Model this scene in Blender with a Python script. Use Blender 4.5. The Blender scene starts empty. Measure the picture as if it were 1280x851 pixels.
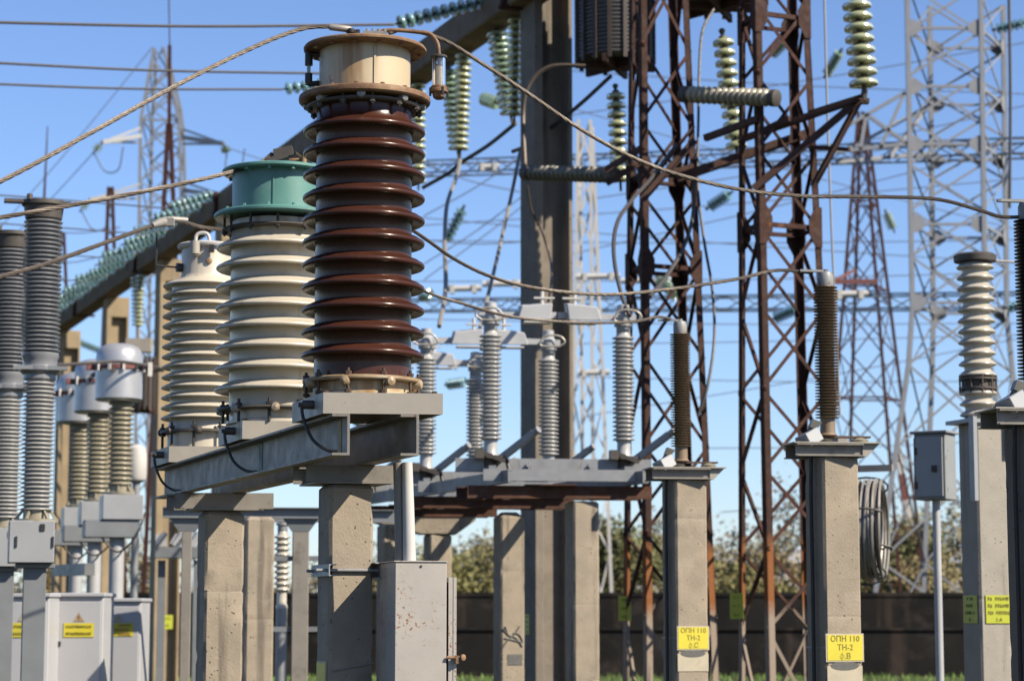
import bpy, bmesh, math, random
from mathutils import Vector, Matrix, noise
S = bpy.context.scene
C = S.collection
PI = math.pi
R = math.radians
V = Vector

# ------------------------------------------------------------------ camera
F = 2800.0                       # focal length in pixels of the 1280 px wide photograph
TH = math.atan(340 / F)          # camera pitched up; the horizon lies at y = 765
EYE = 1.6
cam_d = bpy.data.cameras.new('camera'); cam = bpy.data.objects.new('camera', cam_d); C.objects.link(cam)
cam.location = (0, 0, EYE); cam.rotation_euler = (PI/2 + TH, 0, 0)
cam_d.sensor_fit = 'HORIZONTAL'; cam_d.sensor_width = 36; cam_d.lens = 36 * F / 1280
cam_d.clip_end = 3000; cam_d.clip_start = .1
cam_d.dof.use_dof = True; cam_d.dof.focus_distance = 11.2; cam_d.dof.aperture_fstop = 3.6
S.camera = cam
# ------------------------------------------------------------------ world, sun, exposure
SUN_AZ, SUN_EL = R(61), R(39)    # azimuth measured from «towards the camera» to the right
sd = V((math.sin(SUN_AZ)*math.cos(SUN_EL), -math.cos(SUN_AZ)*math.cos(SUN_EL), math.sin(SUN_EL)))
W = bpy.data.worlds.new('World'); S.world = W; W.use_nodes = True
nt = W.node_tree; bg = nt.nodes['Background']
sky = nt.nodes.new('ShaderNodeTexSky'); sky.sky_type = 'NISHITA'; sky.sun_disc = False
sky.sun_elevation = SUN_EL; sky.sun_rotation = math.atan2(sd.x, sd.y)
sky.altitude = 200; sky.air_density = 1.0; sky.dust_density = .35; sky.ozone_density = 3.0
tint = nt.nodes.new('ShaderNodeMix'); tint.data_type = 'RGBA'; tint.blend_type = 'MULTIPLY'; tint.inputs[0].default_value = 1
tint.inputs[7].default_value = (.97, 1.045, 1.27, 1)
nt.links.new(sky.outputs[0], tint.inputs[6]); nt.links.new(tint.outputs[2], bg.inputs[0]); bg.inputs[1].default_value = .066
sl = bpy.data.lights.new('sun', 'SUN'); sl.energy = 5.0; sl.angle = R(.5); sl.color = (1, .90, .75)
so = bpy.data.objects.new('sun', sl); C.objects.link(so)
so.rotation_euler = (-sd).to_track_quat('-Z', 'Y').to_euler()
S.view_settings.view_transform = 'Standard'; S.view_settings.look = 'None'
S.view_settings.exposure = 1.04; S.view_settings.gamma = 1.0

# ------------------------------------------------------------------ helpers
ct, st = math.cos(TH), math.sin(TH)
def P(px, py, Y):
    dx = (px - 640) / F; dy = (425.5 - py) / F
    d = V((dx, ct - dy*st, st + dy*ct)); k = Y / d.y
    return V((0, 0, EYE)) + d * k
def GX(px, Y, py=765): return P(px, py, Y).x
def lerp(a, b, t): return a + (b - a) * t

class MB:
    def __init__(s): s.v = []; s.f = []; s.m = []; s.sm = []
    def add(s, vs, fs, m=0, smooth=False):
        n = len(s.v); s.v += [tuple(p) for p in vs]
        for f in fs: s.f.append(tuple(i + n for i in f)); s.m.append(m); s.sm.append(smooth)
    def box(s, c, sz, M=None, m=0):
        c = V(c); h = V(sz) / 2
        vs = []
        for z in (-1, 1):
            for x, y in ((-1, -1), (1, -1), (1, 1), (-1, 1)):
                p = V((x*h.x, y*h.y, z*h.z))
                vs.append(c + (M @ p if M else p))
        s.hexa(vs, m)
    def hexa(s, vs, m=0):
        s.add(vs, [(3, 2, 1, 0), (4, 5, 6, 7), (0, 1, 5, 4), (1, 2, 6, 5), (2, 3, 7, 6), (3, 0, 4, 7)], m)
    def prof(s, poly, p0, p1, up=(0, 0, 1), m=0, smooth=False):
        p0, p1 = V(p0), V(p1); d = (p1 - p0).normalized(); u = V(up)
        x = d.cross(u)
        if x.length < 1e-4: x = d.cross(V((1, 0, 0)))
        x.normalize(); u = x.cross(d)
        n = len(poly)
        vs = [p + x*a + u*b for p in (p0, p1) for a, b in poly]
        fs = [(i, (i+1) % n, n + (i+1) % n, n + i) for i in range(n)] + [tuple(range(n))[::-1], tuple(range(n, 2*n))]
        s.add(vs, fs, m, smooth)
    def bar(s, p0, p1, w, h, up=(0, 0, 1), m=0):
        s.prof([(-w/2, -h/2), (w/2, -h/2), (w/2, h/2), (-w/2, h/2)], p0, p1, up, m)
    def ang(s, p0, p1, w, t, up=(0, 0, 1), m=0, fl=1):
        q = [(0, 0), (w, 0), (w, t), (t, t), (t, w), (0, w)]
        if fl < 0: q = [(-a, b) for a, b in q][::-1]
        s.prof(q, p0, p1, up, m)
    def chan(s, p0, p1, w, h, t, side=1, up=(0, 0, 1), m=0):     # web at x=0, flanges to side
        q = [(0, -h/2), (w, -h/2), (w, -h/2+t), (t, -h/2+t), (t, h/2-t), (w, h/2-t), (w, h/2), (0, h/2)]
        if side < 0: q = [(-a, b) for a, b in q][::-1]
        s.prof(q, p0, p1, up, m)
    def tube(s, pts, r, n=8, m=0, caps=True):
        pts = [V(p) for p in pts]; k = len(pts); vs = []; fs = []
        d = (pts[1] - pts[0]).normalized()
        x = d.cross(V((0, 0, 1)))
        if x.length < 1e-3: x = d.cross(V((0, 1, 0)))
        x.normalize()
        for i, p in enumerate(pts):
            if 0 < i < k-1: d = (pts[i+1] - pts[i-1]).normalized()
            elif i == k-1: d = (pts[i] - pts[i-1]).normalized()
            x = (x - d * x.dot(d)).normalized(); y = d.cross(x)
            rr = r[i] if isinstance(r, (list, tuple)) else r
            vs += [p + (x*math.cos(2*PI*j/n) + y*math.sin(2*PI*j/n)) * rr for j in range(n)]
        for i in range(k-1):
            for j in range(n):
                a = i*n + j; b = i*n + (j+1) % n
                fs.append((a, b, b+n, a+n))
        s.add(vs, fs, m, True)
        if caps: s.add(vs[:n], [tuple(range(n))[::-1]], m); s.add(vs[-n:], [tuple(range(n))], m)
    def lathe(s, prof, n=32, c=(0, 0, 0), ax=None, m=0):
        c = V(c); M = Matrix.Identity(3)
        if ax is not None: M = V((0, 0, 1)).rotation_difference(V(ax).normalized()).to_matrix()
        vs = []; fs = []
        k = len(prof)
        for q in prof:
            r, z = q[0], q[1]
            vs += [c + M @ V((r*math.cos(2*PI*j/n), r*math.sin(2*PI*j/n), z)) for j in range(n)]
        base = len(s.v); s.v += [tuple(p) for p in vs]
        for i in range(k-1):
            mm = prof[i][2] if len(prof[i]) > 2 else m
            for j in range(n):
                a = base + i*n + j; b = base + i*n + (j+1) % n
                s.f.append((a, b, b+n, a+n)); s.m.append(mm); s.sm.append(True)
        if prof[0][0] > 1e-5: s.f.append(tuple(base + j for j in range(n))[::-1]); s.m.append(m); s.sm.append(False)
        if prof[-1][0] > 1e-5: s.f.append(tuple(base + (k-1)*n + j for j in range(n))); s.m.append(m); s.sm.append(False)
    def cyl(s, p0, p1, r, n=12, m=0):
        p0, p1 = V(p0), V(p1)
        s.lathe([(r, 0), (r, (p1-p0).length)], n, p0, p1-p0, m)
    def build(s, name, mats, parent=None, world=False, origin=None, bevel=0, sharp=38, weld=True):
        if not isinstance(mats, (list, tuple)): mats = [mats]
        T = None
        if world and parent is not None: T = parent.matrix_basis.inverted()
        vs = s.v
        if T is not None: vs = [T @ V(p) for p in vs]
        # every part gets its own origin
        if parent is None and origin is None:
            n = len(vs); origin = V((sum(p[0] for p in vs)/n, sum(p[1] for p in vs)/n, min(p[2] for p in vs)))
        if origin is not None: vs = [V(p) - V(origin) for p in vs]
        me = bpy.data.meshes.new(name); me.from_pydata(vs, [], s.f)
        for mt in mats: me.materials.append(mt)
        me.polygons.foreach_set('material_index', s.m); me.polygons.foreach_set('use_smooth', s.sm)
        if bevel or weld:
            bm = bmesh.new(); bm.from_mesh(me)
            bmesh.ops.remove_doubles(bm, verts=bm.verts, dist=1e-5)
            bmesh.ops.recalc_face_normals(bm, faces=bm.faces)
            if bevel:
                es = [e for e in bm.edges if len(e.link_faces) == 2 and e.calc_face_angle(0) > R(40)]
                bmesh.ops.bevel(bm, geom=es, offset=bevel, segments=1, profile=.5, affect='EDGES', clamp_overlap=True)
            bm.to_mesh(me); bm.free()
        me.update()
        if any(s.sm):
            me.polygons.foreach_set('use_smooth', [True]*len(me.polygons))
            me.set_sharp_from_angle(angle=R(sharp))
        o = bpy.data.objects.new(name, me); C.objects.link(o)
        if parent is not None: o.parent = parent
        if origin is not None: o.location = origin
        return o

def tag(o, label, cat, group=None, kind=None):
    if label: o['label'] = label
    if cat: o['category'] = cat
    if group: o['group'] = group
    if kind: o['kind'] = kind
    return o
def thing(name, label, cat, loc=(0, 0, 0), rz=0, group=None):
    o = bpy.data.objects.new(name, None); C.objects.link(o); o.empty_display_size = .1
    o.location = loc; o.rotation_euler = (0, 0, rz)
    pass
    return tag(o, label, cat, group)
def dup(root, loc=None, rz=None, label=None, group=None):
    def cp(o, par):
        c = o.copy(); C.objects.link(c)
        if par is not None: c.parent = par
        for ch in o.children: cp(ch, c)
        return c
    r = cp(root, None)
    if loc is not None: r.location = loc
    if rz is not None: r.rotation_euler = (0, 0, rz)
    if label: r['label'] = label
    if group: r['group'] = group
    return r
def spline(pts, n=10):
    pts = [V(p) for p in pts]; out = []
    q = [pts[0]*2 - pts[1]] + pts + [pts[-1]*2 - pts[-2]]
    for i in range(1, len(q)-2):
        a, b, c, d = q[i-1:i+3]
        for k in range(n):
            t = k/n
            out.append(.5*((2*b) + (c-a)*t + (2*a-5*b+4*c-d)*t*t + (3*b-a-3*c+d)*t**3))
    return out + [pts[-1]]
def wire(name, pts, r, mat, label, cat, group=None, n=10, sides=6, strands=False):
    q = spline(pts, n); m = MB()
    if strands:
        # resample evenly, six outer strands laid round the core
        L = [0]
        for a, b in zip(q, q[1:]): L.append(L[-1] + (b-a).length)
        step = r*2.6; k = max(8, int(L[-1]/step)); qq = []; j = 0
        for i in range(k+1):
            s_ = L[-1]*i/k
            while j < len(L)-2 and L[j+1] < s_: j += 1
            t = (s_ - L[j]) / max(1e-9, L[j+1]-L[j]); qq.append(q[j].lerp(q[j+1], t))
        for h in range(6):
            pp = []
            for i, p in enumerate(qq):
                d = (qq[min(i+1, k)] - qq[max(i-1, 0)]).normalized()
                x = d.cross(V((0, 0, 1))).normalized(); y = d.cross(x)
                a = 2*PI*h/6 + i*2*PI/11
                pp.append(p + (x*math.cos(a) + y*math.sin(a)) * r*.66)
            m.tube(pp, r*.36, 5, caps=False)
        m.tube(qq, r*.62, 5)
    else: m.tube(q, r, sides)
    o = m.build(name, mat, origin=q[0], weld=False)
    return tag(o, label, cat, group)

# ------------------------------------------------------------------ materials
def mat(name, c1, c2=None, scale=6, rough=.6, metal=0, bump=0, bscale=60, spots=None, streak=None, coat=0, trans=0, ior=1.5, zramp=None, pits=None, spec=None, detail=6, grime=None):
    dk = lambda c: tuple(x*.645 for x in c)
    c1 = dk(c1); c2 = c2 and dk(c2)
    spots, streak, grime = [q and (dk(q[0]),) + tuple(q[1:]) for q in (spots, streak, grime)]
    zramp = zramp and [(a, b, dk(c)) for a, b, c in zramp]
    m = bpy.data.materials.new(name); m.use_nodes = True; t = m.node_tree; b = t.nodes['Principled BSDF']
    L = t.links.new; N = t.nodes.new
    tc = N('ShaderNodeTexCoord'); oi = N('ShaderNodeObjectInfo')
    ad = N('ShaderNodeVectorMath'); ad.operation = 'MULTIPLY_ADD'
    cmb = N('ShaderNodeCombineXYZ')
    for i in range(3): L(oi.outputs['Random'], cmb.inputs[i])
    L(cmb.outputs[0], ad.inputs[0]); ad.inputs[1].default_value = (17, 31, 11); L(tc.outputs['Object'], ad.inputs[2])
    vec = ad.outputs[0]
    def nz(sc, det=6, rgh=.6, v=vec, map_=None):
        if map_:
            mp = N('ShaderNodeMapping'); mp.inputs['Scale'].default_value = map_; L(v, mp.inputs[0]); v = mp.outputs[0]
        n = N('ShaderNodeTexNoise'); n.inputs['Scale'].default_value = sc; n.inputs['Detail'].default_value = det; n.inputs['Roughness'].default_value = rgh
        L(v, n.inputs['Vector']); return n.outputs['Fac']
    def ramp(fac, a, z):
        r = N('ShaderNodeMapRange'); r.inputs['From Min'].default_value = a; r.inputs['From Max'].default_value = z; L(fac, r.inputs['Value']); return r.outputs[0]
    def mix(fac, A, B):
        x = N('ShaderNodeMix'); x.data_type = 'RGBA'
        if isinstance(fac, float): x.inputs[0].default_value = fac
        else: L(fac, x.inputs[0])
        for k, val in ((6, A), (7, B)):
            if isinstance(val, tuple): x.inputs[k].default_value = (*val, 1)
            else: L(val, x.inputs[k])
        return x.outputs[2]
    col = c1
    if c2: col = mix(ramp(nz(scale, detail), .3, .7), c1, c2)
    if zramp:     # list of (z, colour): paint coats changing with height
        geo = N('ShaderNodeNewGeometry'); sp = N('ShaderNodeSeparateXYZ'); L(geo.outputs['Position'], sp.inputs[0])
        nn = N('ShaderNodeMath'); nn.operation = 'MULTIPLY_ADD'; L(nz(5), nn.inputs[0]); nn.inputs[1].default_value = .5; L(sp.outputs['Z'], nn.inputs[2])
        for z0, z1, cc in zramp:
            f = ramp(nn.outputs[0], z0 + .25, z1 + .25); col = mix(f, col, cc)
    if streak:    # vertical runs
        col = mix(ramp(nz(1, 4, .6, vec, (streak[1], streak[1], streak[1]*.07)), streak[2], streak[2]+.12), col, streak[0])
    if grime: col = mix(ramp(nz(grime[1], 8, .7), grime[2], grime[2]+.25), col, grime[0])
    if spots:
        sm = N('ShaderNodeMath'); sm.operation = 'MULTIPLY_ADD'; L(nz(2.6, 2), sm.inputs[0]); sm.inputs[1].default_value = .42; sm.inputs[2].default_value = -.21
        sa = N('ShaderNodeMath'); sa.operation = 'ADD'; L(nz(spots[1], 5, .7), sa.inputs[0]); L(sm.outputs[0], sa.inputs[1])
        col = mix(ramp(sa.outputs[0], spots[2], spots[2]+.06), col, spots[0])
    hgt = None
    if bump: hgt = nz(bscale, 6, .65)
    if pits:
        vo = N('ShaderNodeTexVoronoi'); vo.inputs['Scale'].default_value = pits; L(vec, vo.inputs['Vector'])
        dist = N('ShaderNodeMath'); dist.operation = 'MULTIPLY_ADD'; L(nz(pits*.22, 3), dist.inputs[0]); dist.inputs[1].default_value = .55; L(vo.outputs['Distance'], dist.inputs[2])
        pf = ramp(dist.outputs[0], .33, .41)
        inv = N('ShaderNodeMath'); inv.operation = 'SUBTRACT'; inv.inputs[0].default_value = 1; L(pf, inv.inputs[1])
        col = mix(inv.outputs[0], col, tuple(x*.35 for x in c1))
        if hgt is not None:
            mm = N('ShaderNodeMath'); mm.operation = 'ADD'; L(hgt, mm.inputs[0]); L(pf, mm.inputs[1]); hgt = mm.outputs[0]
    if isinstance(col, tuple): b.inputs['Base Color'].default_value = (*col, 1)
    else: L(col, b.inputs['Base Color'])
    rr = N('ShaderNodeMapRange'); L(nz(scale*2.3), rr.inputs['Value']); rr.inputs['From Min'].default_value = .3; rr.inputs['From Max'].default_value = .7
    rr.inputs['To Min'].default_value = max(.02, rough*.8); rr.inputs['To Max'].default_value = min(1, rough*1.2); L(rr.outputs[0], b.inputs['Roughness'])
    b.inputs['Metallic'].default_value = metal
    b.inputs['Coat Weight'].default_value = coat; b.inputs['Coat Roughness'].default_value = .08
    b.inputs['Transmission Weight'].default_value = trans; b.inputs['IOR'].default_value = ior
    if spec is not None: b.inputs['Specular IOR Level'].default_value = spec
    if hgt is not None:
        bp = N('ShaderNodeBump'); bp.inputs['Strength'].default_value = bump; bp.inputs['Distance'].default_value = .01
        L(hgt, bp.inputs['Height']); L(bp.outputs[0], b.inputs['Normal'])
    return m
K = {}
K['conc'] = mat('concrete', (.38, .31, .225), (.28, .235, .175), 4, .9, bump=.4, bscale=70, pits=24, streak=((.17, .14, .105), 7, .56), grime=((.44, .37, .28), 3, .55), spots=((.16, .13, .10), 6, .68))
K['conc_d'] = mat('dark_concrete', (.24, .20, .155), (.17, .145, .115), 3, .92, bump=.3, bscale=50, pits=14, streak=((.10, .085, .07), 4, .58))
K['conc_p'] = mat('pale_concrete', (.40, .36, .30), (.32, .29, .24), 4, .9, bump=.3, bscale=70, pits=30, streak=((.24, .21, .17), 7, .62))
K['conc_y'] = mat('tan_concrete', (.38, .29, .17), (.29, .22, .13), 2, .9, bump=.2, bscale=40, streak=((.2, .15, .10), 3, .6))
K['conc_beam'] = mat('weathered_beam', (.25, .175, .105), (.16, .115, .07), 2, .95, bump=.3, bscale=30, streak=((.16, .12, .08), 3, .6))
K['conc_wall'] = mat('dark_wall_concrete', (.022, .020, .018), (.012, .011, .010), .8, .95, bump=.3, bscale=14, streak=((.05, .036, .028), 1.2, .56), grime=((.075, .058, .048), 1.3, .54), spec=.12)  # near-black wall concrete with slightly browner streaks and patches
K['brown'] = mat('brown_porcelain', (.078, .027, .016), (.050, .019, .012), 4, .25, coat=.06, bump=.05, bscale=35, spec=.22, grime=((.12, .060, .040), 6, .58), streak=((.045, .022, .016), 10, .60))
K['cream'] = mat('cream_porcelain', (.64, .575, .46), (.57, .51, .405), 3, .34, coat=.15, bump=.03, bscale=40, streak=((.40, .33, .22), 8, .58), grime=((.50, .42, .29), 4, .55))
K['white_p'] = mat('white_porcelain', (.57, .52, .43), (.50, .46, .38), 4, .25, coat=.3, grime=((.45, .40, .32), 8, .6))
K['grey_p'] = mat('grey_porcelain', (.46, .45, .43), (.39, .385, .37), 5, .3, coat=.2, grime=((.25, .24, .23), 8, .6))
K['grey_pd'] = mat('dark_grey_porcelain', (.25, .255, .265), (.19, .195, .21), 5, .3, coat=.2)
K['khaki_p'] = mat('khaki_porcelain', (.36, .32, .23), (.29, .26, .18), 5, .35, coat=.15)
K['olive_p'] = mat('olive_porcelain', (.15, .14, .10), (.10, .095, .07), 6, .35, coat=.2)
K['arr'] = mat('brown_polymer', (.27, .19, .115), (.20, .14, .085), 8, .5, grime=((.16, .12, .08), 10, .6))
K['arr_k'] = mat('black_polymer', (.02, .018, .017), (.03, .027, .025), 8, .45)
K['tankcream'] = mat('cream_paint', (.62, .50, .32), (.54, .43, .27), 3, .45, bump=.06, bscale=30, streak=((.36, .21, .085), 7, .51), spots=((.25, .12, .05), 18, .66), grime=((.46, .40, .30), 5, .60))
K['teal'] = mat('teal_paint', (.10, .255, .22), (.135, .31, .27), 3, .42, bump=.05, bscale=40, streak=((.07, .18, .16), 4, .54), grime=((.21, .34, .30), 6, .54), spots=((.06, .08, .06), 25, .70))
K['rustf'] = mat('rusty_flange', (.24, .125, .055), (.14, .065, .032), 9, .7, bump=.25, bscale=60, grime=((.42, .28, .15), 5, .47))
K['ring'] = mat('tan_rusted_ring', (.40, .29, .16), (.22, .13, .065), 11, .6, bump=.15, bscale=50, grime=((.50, .42, .30), 6, .5))
K['rust'] = mat('rusty_steel', (.085, .032, .018), (.050, .022, .015), 7, .8, bump=.25, bscale=60, grime=((.16, .065, .03), 4, .58))
K['rusto'] = mat('shaded_orange_rust', (.12, .042, .016), (.055, .022, .011), 6, .85, bump=.25, bscale=60)  # rust colour darkened to stand in for the frame's shadow on the channels
K['rust_z'] = mat('rusty_tower_steel', (.066, .026, .017), (.036, .018, .013), 6, .8, bump=.2, bscale=50, grime=((.13, .048, .024), 4, .6), spec=.25,
                  zramp=[(2.45, 2.3, (.27, .10, .03)), (1.72, 1.5, (.34, .27, .21))], spots=((.20, .08, .03), 9, .66))
K['rust_b'] = mat('rusty_brace_steel', (.075, .027, .017), (.040, .018, .013), 6, .8, bump=.2, bscale=50, grime=((.12, .045, .022), 4, .6), zramp=[(1.72, 1.5, (.26, .21, .165))], spots=((.16, .06, .025), 9, .66), spec=.25)
K['rust_dark'] = mat('dark_painted_rust', (.075, .026, .020), (.055, .024, .019), 4, .8, spec=.2)
K['gal'] = mat('galvanised_steel', (.36, .36, .36), (.29, .30, .31), 8, .5, metal=.35, grime=((.24, .22, .20), 5, .6))
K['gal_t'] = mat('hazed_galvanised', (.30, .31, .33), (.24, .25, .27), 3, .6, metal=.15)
K['gal_l'] = mat('pale_galvanised', (.50, .50, .50), (.42, .43, .44), 3, .55, metal=.15)
K['gal_w'] = mat('bleached_steel', (.62, .60, .56), (.52, .50, .47), 3, .6)
K['plate'] = mat('painted_steel', (.43, .39, .32), (.36, .33, .28), 4, .5, bump=.08, bscale=30, streak=((.30, .20, .09), 7, .62), grime=((.30, .28, .25), 5, .6), spots=((.16, .08, .04), 30, .72))
K['beam'] = mat('grey_channel_paint', (.29, .26, .22), (.23, .21, .18), 4, .55, bump=.1, bscale=40, grime=((.11, .085, .06), 5, .55), spots=((.13, .06, .03), 14, .66))
K['gbeam'] = mat('blue_grey_paint', (.21, .225, .235), (.17, .18, .19), 4, .5, grime=((.12, .11, .10), 5, .6))
K['cabinet'] = mat('rust_flecked_paint', (.46, .42, .37), (.41, .38, .34), 5, .45, bump=.05, bscale=30, spots=((.24, .10, .035), 60, .60), grime=((.38, .33, .28), 5, .55), streak=((.38, .27, .17), 10, .66))
K['cab2'] = mat('light_grey_enamel', (.49, .49, .50), (.46, .46, .47), 2, .4, grime=((.36, .36, .37), 3, .6), streak=((.34, .33, .32), 5, .64))
K['boxg'] = mat('grey_enamel', (.36, .37, .38), (.32, .33, .34), 3, .4, grime=((.25, .25, .25), 6, .62))
K['boxb'] = mat('weathered_box_paint', (.30, .31, .30), (.24, .25, .25), 4, .5, spots=((.10, .05, .03), 9, .6), grime=((.42, .36, .28), 4, .55))
K['alu'] = mat('aluminium_head', (.58, .58, .58), (.52, .52, .53), 3, .35, metal=.5)
K['wire'] = mat('weathered_conductor', (.125, .095, .07), (.09, .07, .055), 30, .55, metal=.35)
K['wire_k'] = mat('dark_conductor', (.05, .045, .042), (.07, .06, .055), 20, .6)
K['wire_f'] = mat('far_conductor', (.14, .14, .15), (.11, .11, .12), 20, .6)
K['wire_l'] = mat('pale_conductor', (.38, .35, .31), (.30, .28, .25), 20, .5, metal=.3)
K['black'] = mat('black_iron', (.018, .017, .016), (.03, .026, .022), 20, .55)
K['stud'] = mat('rusty_stud', (.06, .034, .02), (.10, .05, .025), 30, .7)
K['clamp'] = mat('dark_cast_iron', (.10, .085, .07), (.07, .06, .05), 20, .6, metal=.2)
K['glass_c'] = mat('breather_glass', (.85, .87, .85), rough=.06, trans=.9)
K['silica'] = mat('pale_silica', (.80, .66, .46), (.72, .57, .38), 60, .8)
K['g_yel'] = mat('yellowish_insulator_glass', (.72, .74, .40), (.62, .66, .36), 8, .12, trans=.45, coat=.4)
K['g_grn'] = mat('green_insulator_glass', (.46, .62, .40), (.38, .54, .36), 8, .12, trans=.45, coat=.4)
K['g_teal'] = mat('teal_insulator_glass', (.26, .54, .50), (.34, .60, .56), 8, .1, trans=.6, coat=.5)
K['sign'] = mat('yellow_sign', (.74, .62, .035), (.66, .56, .05), 6, .45, grime=((.58, .49, .10), 9, .55))
K['sign_g'] = mat('greenish_yellow_sign', (.50, .52, .03), (.44, .47, .03), 6, .4)
K['ink'] = mat('black_lettering', (.14, .12, .01), rough=.6)
K['ink_r'] = mat('faded_red_lettering', (.45, .22, .06), rough=.6)
K['white'] = mat('white_edge_paint', (.56, .49, .35), (.47, .41, .30), 9, .6, grime=((.36, .30, .20), 14, .55))
K['stencil'] = mat('black_stencil_paint', (.09, .09, .085), (.14, .135, .12), 30, .7)
K['yellow'] = mat('yellow_phase_paint', (.36, .24, .05), (.28, .19, .05), 9, .6)
K['green'] = mat('green_phase_paint', (.04, .15, .09), (.05, .12, .08), 9, .6)
K['coil'] = mat('aluminium_wire_coil', (.44, .41, .36), (.32, .29, .25), 14, .5, metal=.4)
K['trap'] = mat('brown_trap_winding', (.060, .038, .026), (.040, .027, .020), 8, .6)
K['trap_i'] = mat('aluminium_strip_winding', (.11, .10, .09), (.08, .07, .065), 8, .5, metal=.3)
K['redsteel'] = mat('red_mast_paint', (.22, .055, .045), (.14, .05, .04), 5, .7)

# ------------------------------------------------------------------ generic builders
U20 = R(20)
def concrete_post(loc, w, h, rz, label, group, m='conc', name='concrete_post', chip=.006, seed=0, top_round=.03):
    """square reinforced concrete post with worn arrises"""
    rnd = random.Random(seed); o = V((seed*3.7, seed*1.3, 0)); hw = w/2; c = .016
    ring = []
    k = 4
    for s_ in range(4):
        a = s_*PI/2
        for i in range(k):
            t = -1 + 2*i/(k-1)
            x, y = t*(hw - c), -hw
            ring.append((x*math.cos(a) - y*math.sin(a), x*math.sin(a) + y*math.cos(a), i in (0, k-1)))
    zs = [h*i/44 for i in range(44)] + [h - top_round, h]
    mb = MB(); vs = []; n = len(ring); gz = [h*rnd.uniform(.55, .9), h*rnd.uniform(.2, .5)]
    for g_ in gz: zs += [g_ - .008, g_ - .002, g_ + .002, g_ + .008]
    zs.sort()
    for iz, z in enumerate(zs):
        f = 1 if iz < len(zs)-1 else 1 - top_round*.9/hw
        for x, y, e in ring:
            q = noise.noise(V((x*9, y*9, z*5)) + o)
            q2 = noise.noise(V((x*23, y*23, z*17)) + o)
            d = chip*.12*q
            if e: d = -chip*max(0, q2*3 - 1.1)*1.2 + d
            if min(abs(z - g_) for g_ in gz) < .004: d -= .0012
            g = f*(1 + d/hw)
            vs.append((x*g, y*g, z))
    fs = [(i*n+j, i*n+(j+1) % n, (i+1)*n+(j+1) % n, (i+1)*n+j) for i in range(len(zs)-1) for j in range(n)]
    fs.append(tuple((len(zs)-1)*n + j for j in range(n)))
    mb.add(vs, fs, 0, True)
    ob = mb.build(name, K[m], weld=False, origin=(0, 0, 0), sharp=30)
    ob.location = loc; ob.rotation_euler = (0, 0, rz)
    return tag(ob, label, 'post', group)

def sheds(z0, n, pitch, rc, rs, rise=.03, rim=.02, under=.006, seg=4):
    """profile (r, z) of a ribbed porcelain body; z0 = rim height of the lowest shed"""
    q = []
    for i in range(n):
        z = z0 + i*pitch
        q += [(rc, z - rim*.5 - under - .012), (rc+.008, z - rim*.5 - under), (rs - rim*.45, z - rim*.5)]
        for j in range(seg+1):
            a = -PI/2 + PI*j/seg
            q.append((rs - rim*.5 + rim*.5*math.cos(a), z + rim*.5*math.sin(a)))
        q += [(lerp(rc, rs, .6), z + rim*.5 + rise*.42), (rc + (rs-rc)*.06, z + rim*.5 + rise), (rc, z + rim*.5 + rise + (rs-rc)*.05)]
    return q
def shed_n(q):       # keep z monotone enough between sheds
    return q

_disc = {}
def disc_mesh(gm):
    """cap-and-pin glass disc, unit diameter 1, hanging pitch .5, pin down"""
    if gm in _disc: return _disc[gm]
    m = MB()
    m.lathe([(.0, .0), (.16, .0), (.19, -.05), (.19, -.12), (.24, -.15)], 12, m=1)
    m.lathe([(.20, -.13), (.34, -.16), (.45, -.22), (.5, -.31), (.50, -.40), (.485, -.43), (.455, -.43), (.43, -.36), (.37, -.33), (.35, -.42), (.32, -.43), (.30, -.33), (.24, -.31), (.22, -.43), (.19, -.43), (.17, -.30), (.08, -.30)], 18, m=0)
    m.cyl((0, 0, -.5), (0, 0, -.28), .06, 8, 1)
    o = m.build('insulator_disc', [K[gm], K['clamp']], weld=False, origin=(0, 0, 0))
    me = o.data; bpy.data.objects.remove(o); _disc[gm] = me
    return me
def string(p0, p1, n, dia, gm, label, group=None, flip=False, cap=True, name='insulator_string'):
    """string of glass discs from p0 (fixed end) to p1"""
    p0, p1 = V(p0), V(p1); d = p1 - p0; L = d.length
    t = thing(name, label, 'insulator string', p0, 0, group)
    q = V((0, 0, -1)).rotation_difference(d.normalized())
    e = dia*.35
    pitch = (L - 2*e)/n
    me = disc_mesh(gm)
    for i in range(n):
        o = bpy.data.objects.new('insulator_disc', me); C.objects.link(o); o.parent = t
        o.location = d.normalized()*(e + pitch*i); o.rotation_mode = 'QUATERNION'; o.rotation_quaternion = q
        o.scale = (dia, dia, pitch*2.0)
    dn = d.normalized()
    m = MB(); m.cyl(V((0, 0, 0)), dn*(e + pitch*.1), dia*.09, 8); m.lathe([(dia*.12, -.02), (dia*.16, .0), (dia*.12, .03)], 8, dn*e*.3, dn)
    m.build('top_shackle', K['clamp'], t, weld=False)
    m = MB(); m.cyl(dn*(e + pitch*(n-.1)), d, dia*.07, 8); m.bar(d - dn*dia*.4, d + dn*dia*.12, dia*.2, dia*.12)
    m.build('bottom_clamp', K['clamp'], t, weld=False)
    return t

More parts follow.
